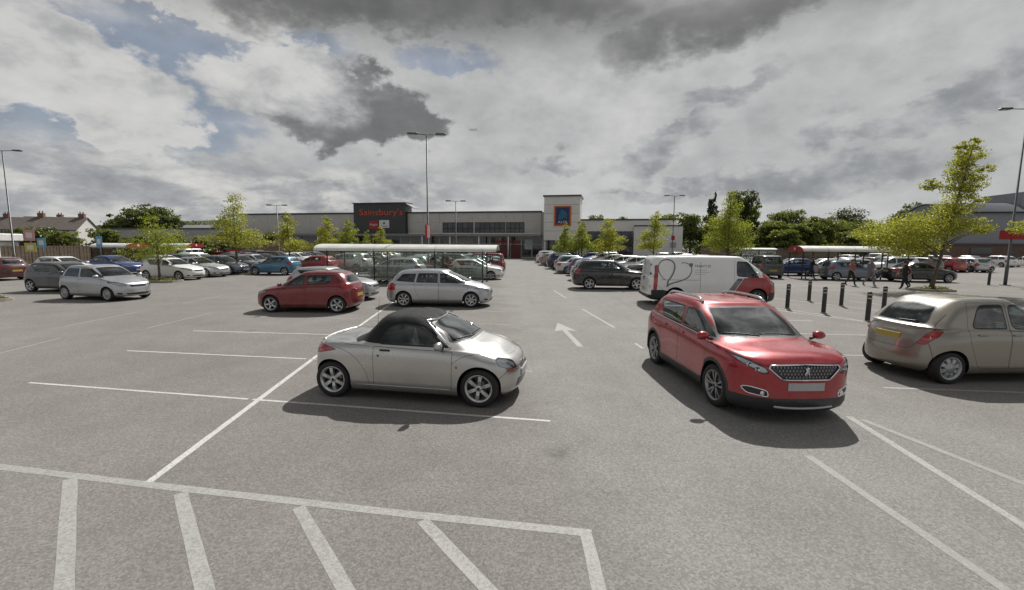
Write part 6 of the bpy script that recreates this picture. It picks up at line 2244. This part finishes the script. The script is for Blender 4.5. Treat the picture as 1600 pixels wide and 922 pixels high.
def person(x, y, rz, label, top, legs, shoes, hair, stride=.25, arm=.2, h=1.72, skirt=False, lean=0.0, reach=False, long_hair=False):
    """one continuous skinned body, coloured by what covers it; hair is a part"""
    k = h / 1.75
    root = empty('person', (x, y, .003), rz); tag(root, label, 'person', 'people in the car park')
    V = []; E = []; Rd = []; Tg = []

    def v(p, r, t):
        V.append((p[0] * k, p[1] * k, p[2] * k)); Rd.append(r * k * (1.14 if t != 'skin' else 1.0)); Tg.append(t); return len(V) - 1

    def chain(s, pts):
        for (p, r, t) in pts:
            i = v(p, r, t); E.append((s, i)); s = i
        return s
    pel = v((0, 0, .93), .135, 'leg')
    ch = chain(pel, [((.01 + lean * .3, 0, 1.08), .125, 'top'), ((.02 + lean * .7, 0, 1.25), .145, 'top'), ((.01 + lean, 0, 1.40), .125, 'top')])
    nk = chain(ch, [((.015 + lean * 1.1, 0, 1.49), .055, 'skin'), ((.035 + lean * 1.2, 0, 1.56), .075, 'skin'), ((.045 + lean * 1.25, 0, 1.64), .098, 'skin'), ((.03 + lean * 1.25, 0, 1.715), .07, 'skin')])
    for s, ph in ((1, 1), (-1, -1)):
        f = stride * ph
        chain(pel, [((.0, s * .095, .86), .095, 'leg'), ((f * .45 + .03, s * .10, .50), .062, 'leg'), ((f * .8 - (.10 if ph < 0 else 0), s * .10, .12 + (.05 if ph < 0 else 0)), .042, 'leg'),
                    ((f * .8 - (.10 if ph < 0 else 0) + .02, s * .10, .05 + (.03 if ph < 0 else 0)), .042, 'shoe'), ((f * .8 - (.10 if ph < 0 else 0) + .15, s * .115, .032), .034, 'shoe')])
        a = -arm * ph
        if reach: el, wr = (.13, s * .23, 1.16), (.38, s * .20, 1.06)
        else: el, wr = (a * .55 - .02, s * .245, 1.14), (a * 1.2 + .06, s * .25, .92)
        el = (el[0] + lean * .8, el[1], el[2]); wr = (wr[0] + lean * .6, wr[1], wr[2])
        hnd = chain(ch, [((lean, s * .175, 1.40), .062, 'top'), (el, .045, 'top'), (wr, .032, 'skin'), ((wr[0] + .02, wr[1], wr[2] - .07), .036, 'skin')])
        hp = Vector(V[hnd]) / k
        for q in range(4):     # four fingers and a thumb
            chain(hnd, [((hp.x - .02 + .018 * q, hp.y, hp.z - .05 - (.008 if q in (1, 2) else 0)), .0095, 'skin'), ((hp.x - .01 + .018 * q, hp.y - s * .012, hp.z - .085 - (.012 if q in (1, 2) else 0)), .008, 'skin')])
        chain(hnd, [((hp.x + .035, hp.y - s * .01, hp.z - .005), .0105, 'skin'), ((hp.x + .05, hp.y - s * .012, hp.z - .04), .009, 'skin')])
    me = bpy.data.meshes.new('body'); me.from_pydata(V, E, [])
    o = bpy.data.objects.new('body', me); COL.objects.link(o)
    md = o.modifiers.new('skin', 'SKIN')
    for i, sv in enumerate(me.skin_vertices[0].data):
        rr = Rd[i]
        wide = 1.0
        if Tg[i] == 'top' and abs(V[i][1]) < 1e-6: wide = 1.28
        sv.radius = (rr, rr)
        sv.use_root = (i == 0)
    sb = o.modifiers.new('sub', 'SUBSURF'); sb.levels = 1; sb.render_levels = 1
    bpy.context.view_layer.update()
    m2 = bpy.data.meshes.new_from_object(o.evaluated_get(bpy.context.evaluated_depsgraph_get()))
    bpy.data.objects.remove(o, do_unlink=True)
    mats = {'skin': 0, 'top': 1, 'leg': 2, 'shoe': 3}
    for mm in (M_SKIN, top, legs, shoes): m2.materials.append(mm)
    VV = np.array(V)
    co = np.zeros(len(m2.vertices) * 3); m2.vertices.foreach_get('co', co); co = co.reshape(-1, 3)
    # widen the torso sideways
    tw_ = np.clip(1 - np.abs(co[:, 2] / k - 1.2) / .30, 0, 1) * (np.abs(co[:, 1]) < .2 * k)
    co[:, 1] *= 1 + .30 * tw_
    co[:, 0] *= 1 - .10 * tw_
    m2.vertices.foreach_set('co', co.ravel())
    mi = []
    for p in m2.polygons:
        c = np.array(p.center)
        d = np.linalg.norm(VV - c, axis=1) - np.array(Rd)
        t = Tg[int(np.argmin(d))]
        mi.append(mats[t])
    m2.polygons.foreach_set('material_index', mi); m2.polygons.foreach_set('use_smooth', [True] * len(mi))
    m2.name = 'body'; m2.update()
    link('body', m2, root)
    hx = (.045 + lean * 1.25) * k
    g = G(); g.ball((hx - .02, 0, 1.675 * k), (.105 * k, .092 * k, .095 * k), 0, 14, 9)
    g.v = [(vx, vy, max(vz, (1.64 if vx > hx + .02 else (1.45 if long_hair else 1.57)) * k)) for vx, vy, vz in g.v]
    if long_hair: g.ball((hx - .06, 0, 1.55 * k), (.06 * k, .085 * k, .13 * k), 0, 12, 8)
    g.build('hair', hair, root)
    g = G(); g.ball((hx + .098 * k, 0, 1.625 * k), (.022 * k, .014 * k, .022 * k), 0, 8, 6); g.build('nose', M_SKIN, root)
    for s in (-1, 1):
        g = G(); g.ball((hx + .083 * k, s * .034 * k, 1.652 * k), .011 * k, 0, 8, 6); g.build('eye', simple('eye_dark', (.03, .025, .02), .3), root)
        g = G(); g.ball((hx - .005, s * .094 * k, 1.635 * k), (.018 * k, .010 * k, .03 * k), 0, 8, 6); g.build('ear', M_SKIN, root)
    g = G(); g.ball((hx + .085 * k, 0, 1.592 * k), (.010 * k, .024 * k, .007 * k), 0, 8, 5); g.build('mouth', simple('lip', (.30, .12, .10), .5), root)
    return root


F_ = lambda n, c: simple('cloth_' + n, c, .92, 0, .2, 12, .3, 60)
person(22.6, 33.9, R(-20), 'person in dark clothes stepping along beside the red-capped shelter, arms out', F_('black', (.020, .020, .022)), F_('navy', (.022, .024, .032)), F_('shoe_black', (.02, .02, .02)), F_('hair_dark', (.03, .022, .018)), .34, .2, 1.76, reach=True, lean=.06)
person(22.05, 29.1, R(-78), 'person in a faded red top and dark trousers walking with one hand down', F_('faded_red', (.30, .13, .125)), F_('black', (.020, .020, .022)), F_('shoe_black', (.02, .02, .02)), F_('hair_brown', (.07, .045, .03)), .24, .3, 1.70, long_hair=True)
person(22.95, 28.7, R(-70), 'taller person in grey top and grey trousers beside the one in faded red', F_('grey_blue', (.16, .17, .20)), F_('grey', (.17, .17, .17)), F_('shoe_pale', (.16, .15, .14)), F_('hair_grey', (.20, .19, .18)), .26, .25, 1.80)
person(23.6, 26.9, R(165), 'person in a dark jacket standing left of the tall tree trunk', F_('dark_plum', (.035, .022, .028)), F_('black', (.020, .020, .022)), F_('shoe_black', (.02, .02, .02)), F_('hair_dark', (.03, .022, .018)), .22, .2, 1.66)
person(24.3, 27.6, R(150), 'person in a pale pink top half hidden by the tall tree trunk', F_('pale_pink', (.40, .27, .26)), F_('black', (.020, .020, .022)), F_('shoe_black', (.02, .02, .02)), F_('hair_brown', (.07, .045, .03)), .2, .2, 1.66, long_hair=True)

# ------------------------------------------------------------------ parked cars
PC = dict(
    champagne=paint('champagne', (.50, .495, .48), .80, .28), red_deep=paint('deep_red', (.33, .008, .018), .35, .26), bronze=paint('bronze_beige', (.285, .26, .22), .6, .32),
    white=paint('white', (.80, .80, .785), .0, .35), vanred=paint('van_red', (.33, .012, .014), .05, .32), silver=paint('silver', (.48, .49, .51), .75, .32), black=paint('black', (.014, .017, .018), .1, .25),
    darkred=paint('dark_red', (.19, .009, .013), .25, .28), red=paint('red', (.34, .016, .02), .1, .3), grey=paint('grey', (.105, .108, .112), .45, .32), darkgrey=paint('dark_grey', (.045, .048, .052), .4, .3),
    blue=paint('blue', (.020, .055, .20), .3, .3), skyblue=paint('sky_blue', (.045, .16, .27), .35, .3), navy=paint('navy', (.012, .022, .055), .3, .28), palesilver=paint('pale_silver', (.56, .57, .58), .6, .34),
    green=paint('dark_green', (.018, .045, .035), .3, .3), teal=paint('teal', (.015, .055, .068), .3, .3), beige=paint('beige', (.30, .27, .22), .4, .32), maroon=paint('maroon', (.075, .010, .014), .25, .3), bluegrey=paint('blue_grey', (.15, .18, .23), .5, .3))

# the ones that stand close
place_car('cabrio', -1.56, 7.68, -10.4, PC['champagne'], 'silver two-seat convertible with a closed black soft top, parked alone in front', 'car')
place_car('crossover', 3.98, 8.15, -87, PC['red_deep'], 'shiny red crossover with silver roof bars facing the viewer', 'car', steer=4)
place_car('bubble', 9.2, 8.88, 3.5, PC['bronze'], 'rounded beige-brown hatchback cut off by the right edge, tail towards us', 'car')
place_car('van', 8.5, 19.4, -4, PC['white'], 'white panel van with a red cab and a grey leaf drawing on its side', 'van', second=PC['vanred'], scale=1.065)
place_car('short_hatch', -7.45, 16.75, 178, PC['darkred'], 'dark red five-door hatchback facing left, in the near left bays', 'car')
place_car('civic', -2.93, 18.40, -2, PC['silver'], 'silver five-door hatchback facing right, in front of the long shelter', 'car')
place_car('polo', -8.1, 20.2, -4, PC['silver'], 'silver hatchback facing right, half hidden behind the dark red hatchback', 'car')
place_car('suv', 5.7, 25.9, -3, PC['black'], 'black high-roofed car with red tail lights, left of the white van', 'car')
place_car('yaris', -18.0, 19.75, -13, PC['silver'], 'silver three-door hatchback on the left, nose towards us', 'car')
place_car('hatch', -22.5, 22.7, -8, PC['grey'], 'dark grey hatchback parked behind the silver three-door on the left', 'car')
place_car('saloon', -26.2, 18.0, -9, PC['bluegrey'], 'blue-grey car whose nose just enters at the left edge', 'car')
place_car('estate', -33.9, 29.0, 170, PC['maroon'], 'maroon estate car at the far left edge with a white car behind it', 'car')
place_car('polo', -31.4, 31.5, -9, PC['white'], 'white hatchback whose bonnet shows behind the maroon estate', 'car', near=False)
place_car('saloon', -31.0, 35.0, -9, PC['blue'], 'blue saloon showing its roof behind the dark grey hatchback', 'car', near=False)
# row along the left aisle, noses towards us
place_car('polo', -22.95, 30.3, -9, PC['white'], 'white hatchback beside the round-headed island tree', 'car')
place_car('saloon', -23.1, 33.0, -9, PC['palesilver'], 'pale silver saloon next to the white hatchback by the island tree', 'car')
g_l = 'cars in the row along the left aisle'
ORD = ['first', 'second', 'third', 'fourth', 'fifth', 'sixth', 'seventh', 'eighth', 'ninth', 'tenth', 'eleventh', 'twelfth', 'thirteenth', 'fourteenth', 'fifteenth', 'sixteenth', 'seventeenth', 'eighteenth', 'nineteenth', 'twentieth']
KN = dict(hatch='hatchback', civic='five-door hatchback', polo='hatchback', saloon='saloon', suv='high-roofed car', estate='estate car', mpv='people carrier', yaris='small hatchback', bubble='rounded small car')
CN = dict(silver='silver', palesilver='pale silver', black='black', darkgrey='dark grey', grey='grey', white='white', blue='blue', navy='navy', teal='dark teal', red='red', maroon='maroon', beige='beige', green='dark green', bluegrey='blue-grey', skyblue='sky blue', darkred='dark red', bronze='bronze')


def row(spec, x0, y0, dx, dy, heading, where, group):
    """cars side by side down a row; spec: (kind, paint, flip) or None for an empty bay"""
    rnd = random.Random(len(where) * 7 + int(y0))
    n = 0
    for i, s in enumerate(spec):
        if s is None: continue
        kd, pc = s[0], s[1]
        hd = heading + (180 if len(s) > 2 and s[2] else 0) + rnd.uniform(-1.5, 1.5)
        place_car(kd, x0 + dx * i + rnd.uniform(-.25, .25), y0 + dy * i + rnd.uniform(-.12, .12), hd, PC[pc], '%s %s, %s %s' % (CN[pc], KN[kd], ORD[n], where), 'car', group, near=False)
        n += 1


row([('hatch', 'bluegrey'), ('estate', 'darkgrey'), ('hatch', 'silver'), ('polo', 'black'), ('suv', 'maroon'), ('saloon', 'silver'), ('polo', 'white'), ('hatch', 'navy'), ('civic', 'grey')], -23.2, 35.7, -.16, 2.55, -9, 'back from the pale silver saloon by the left aisle', g_l)
row([('polo', 'palesilver'), ('estate', 'green'), ('hatch', 'white'), None, ('saloon', 'darkgrey'), ('hatch', 'maroon'), ('suv', 'black'), ('polo', 'silver'), ('saloon', 'blue')], -28.6, 37.0, -.16, 2.55, -9, 'in the second row left of the left aisle', 'cars in the second row on the left')
place_car('mpv', -37.0, 52.0, 82, PC['white'], 'white boxy car parked at the left red-capped shelter', 'car', near=False)
place_car('civic', -33.0, 47.0, 80, PC['palesilver'], 'pale silver car standing left of the island tree, before the shelter', 'car', near=False)
place_car('hatch', -18.7, 35.6, 171, PC['skyblue'], 'sky blue hatchback facing left, behind the dark red hatchback', 'car')
place_car('polo', -17.0, 38.6, 171, PC['red'], 'bright red hatchback next to the sky blue one', 'car')
place_car('suv', -14.9, 40.6, 171, PC['palesilver'], 'pale silver high-roofed car beside the bright red hatchback', 'car', near=False)
row([('estate', 'silver'), ('hatch', 'white'), ('saloon', 'bluegrey'), ('polo', 'black'), None, ('civic', 'palesilver'), ('hatch', 'darkred'), ('polo', 'silver'), ('suv', 'white'), ('hatch', 'grey')], -17.2, 44.0, -.12, 2.55, 171, 'back from the bright red hatchback', 'cars in the row left of the double row')
# the double row beyond the long shelter
place_car('mpv', -4.2, 33.4, -4, PC['green'], 'green-grey people carrier seen through the shelter panels', 'car', near=False)
row([('polo', 'white'), ('hatch', 'grey'), None, None, ('saloon', 'silver'), ('hatch', 'black'), ('estate', 'white'), ('polo', 'blue'), None, ('suv', 'silver'), ('hatch', 'red'), ('saloon', 'darkgrey')], -2.75, 32.6, -.10, 2.55, -5, 'in the right row behind the long shelter', 'cars in the double row behind the long shelter')
row([('civic', 'palesilver', True), ('polo', 'darkgrey'), ('hatch', 'silver', True), ('saloon', 'navy'), ('estate', 'white', True), None, ('polo', 'beige', True), ('hatch', 'black'), ('suv', 'grey', True), ('saloon', 'silver')], -8.6, 33.4, -.13, 2.55, -5, 'in the left row behind the long shelter', 'cars in the double row behind the long shelter')
place_car('mpv', -2.55, 37.2, 176, PC['darkred'], 'dark red people carrier at the right end of the long shelter, tail to the aisle', 'car')
# right of the aisle, tails to the aisle
row([('estate', 'palesilver'), None, ('polo', 'blue'), ('saloon', 'palesilver'), ('hatch', 'teal'), ('civic', 'silver'), ('suv', 'navy'), ('polo', 'white'), ('hatch', 'silver'), ('estate', 'beige'), ('saloon', 'grey'), ('polo', 'silver'), ('suv', 'white'), ('hatch', 'bluegrey'), ('civic', 'palesilver'), ('polo', 'darkgrey')],
    6.4, 32.0, -.06, 2.5, -4, 'beyond the black car, right of the aisle', 'cars along the right side of the aisle')
row([('saloon', 'white', True), ('polo', 'silver', True), ('suv', 'darkgrey', True), ('hatch', 'white', True), None, ('estate', 'silver', True), ('civic', 'palesilver', True), ('polo', 'red', True), ('hatch', 'white', True), ('saloon', 'black', True), ('suv', 'silver', True), ('polo', 'beige', True), None, ('hatch', 'blue', True)],
    11.7, 30.6, -.06, 2.5, -4, 'in the row behind the white van', 'cars in the row behind the white van')
row([('estate', 'silver'), ('polo', 'white'), ('civic', 'grey'), None, ('hatch', 'silver'), ('suv', 'black'), ('saloon', 'white'), ('polo', 'maroon'), ('hatch', 'palesilver')], 22.0, 46.0, .1, 2.6, -4, 'in the far row beyond the bright tree', 'cars in the far row beyond the bright tree')
# right-hand part
place_car('mpv', 20.6, 36.6, 78, PC['darkgrey'], 'dark people carrier just right of the van roof', 'car', near=False)
place_car('hatch', 24.2, 39.2, 172, PC['blue'], 'bright blue hatchback left of the red-capped shelter on the right', 'car', near=False)
place_car('civic', 29.5, 39.6, 172, PC['palesilver'], 'pale silver car seen through the right-hand shelter', 'car', near=False)
place_car('estate', 27.0, 36.2 + 3.0, 172, PC['silver'], 'silver estate behind the two walking people', 'car', near=False)
place_car('suv', 33.4, 39.8, 172, PC['white'], 'white high-roofed car behind the grey-clad person', 'car', near=False)
place_car('saloon', 29.9, 32.9, -6, PC['black'], 'black saloon facing right, behind the tall open tree', 'car')
place_car('hatch', 25.4, 33.9, -6, PC['bluegrey'], 'blue-grey hatchback tail to tail with the black saloon', 'car', near=False)
place_car('hatch', 47.5, 46.5, 174, PC['silver'], 'silver hatchback on its own beyond the bollards on the far right', 'car', near=False)
row([('polo', 'white'), ('suv', 'white'), ('hatch', 'palesilver'), ('estate', 'white'), ('polo', 'silver'), ('civic', 'white'), ('saloon', 'white'), ('hatch', 'silver')], 46.0, 62.0, 3.6, -.5, 96, 'in the line before the grey shed', 'cars before the grey shed')
row([('saloon', 'silver'), ('hatch', 'black'), ('polo', 'white'), ('estate', 'grey'), ('hatch', 'red'), ('civic', 'silver')], 34.0, 46.0, 2.7, .2, 96, 'in the line behind the black saloon', 'cars behind the black saloon')
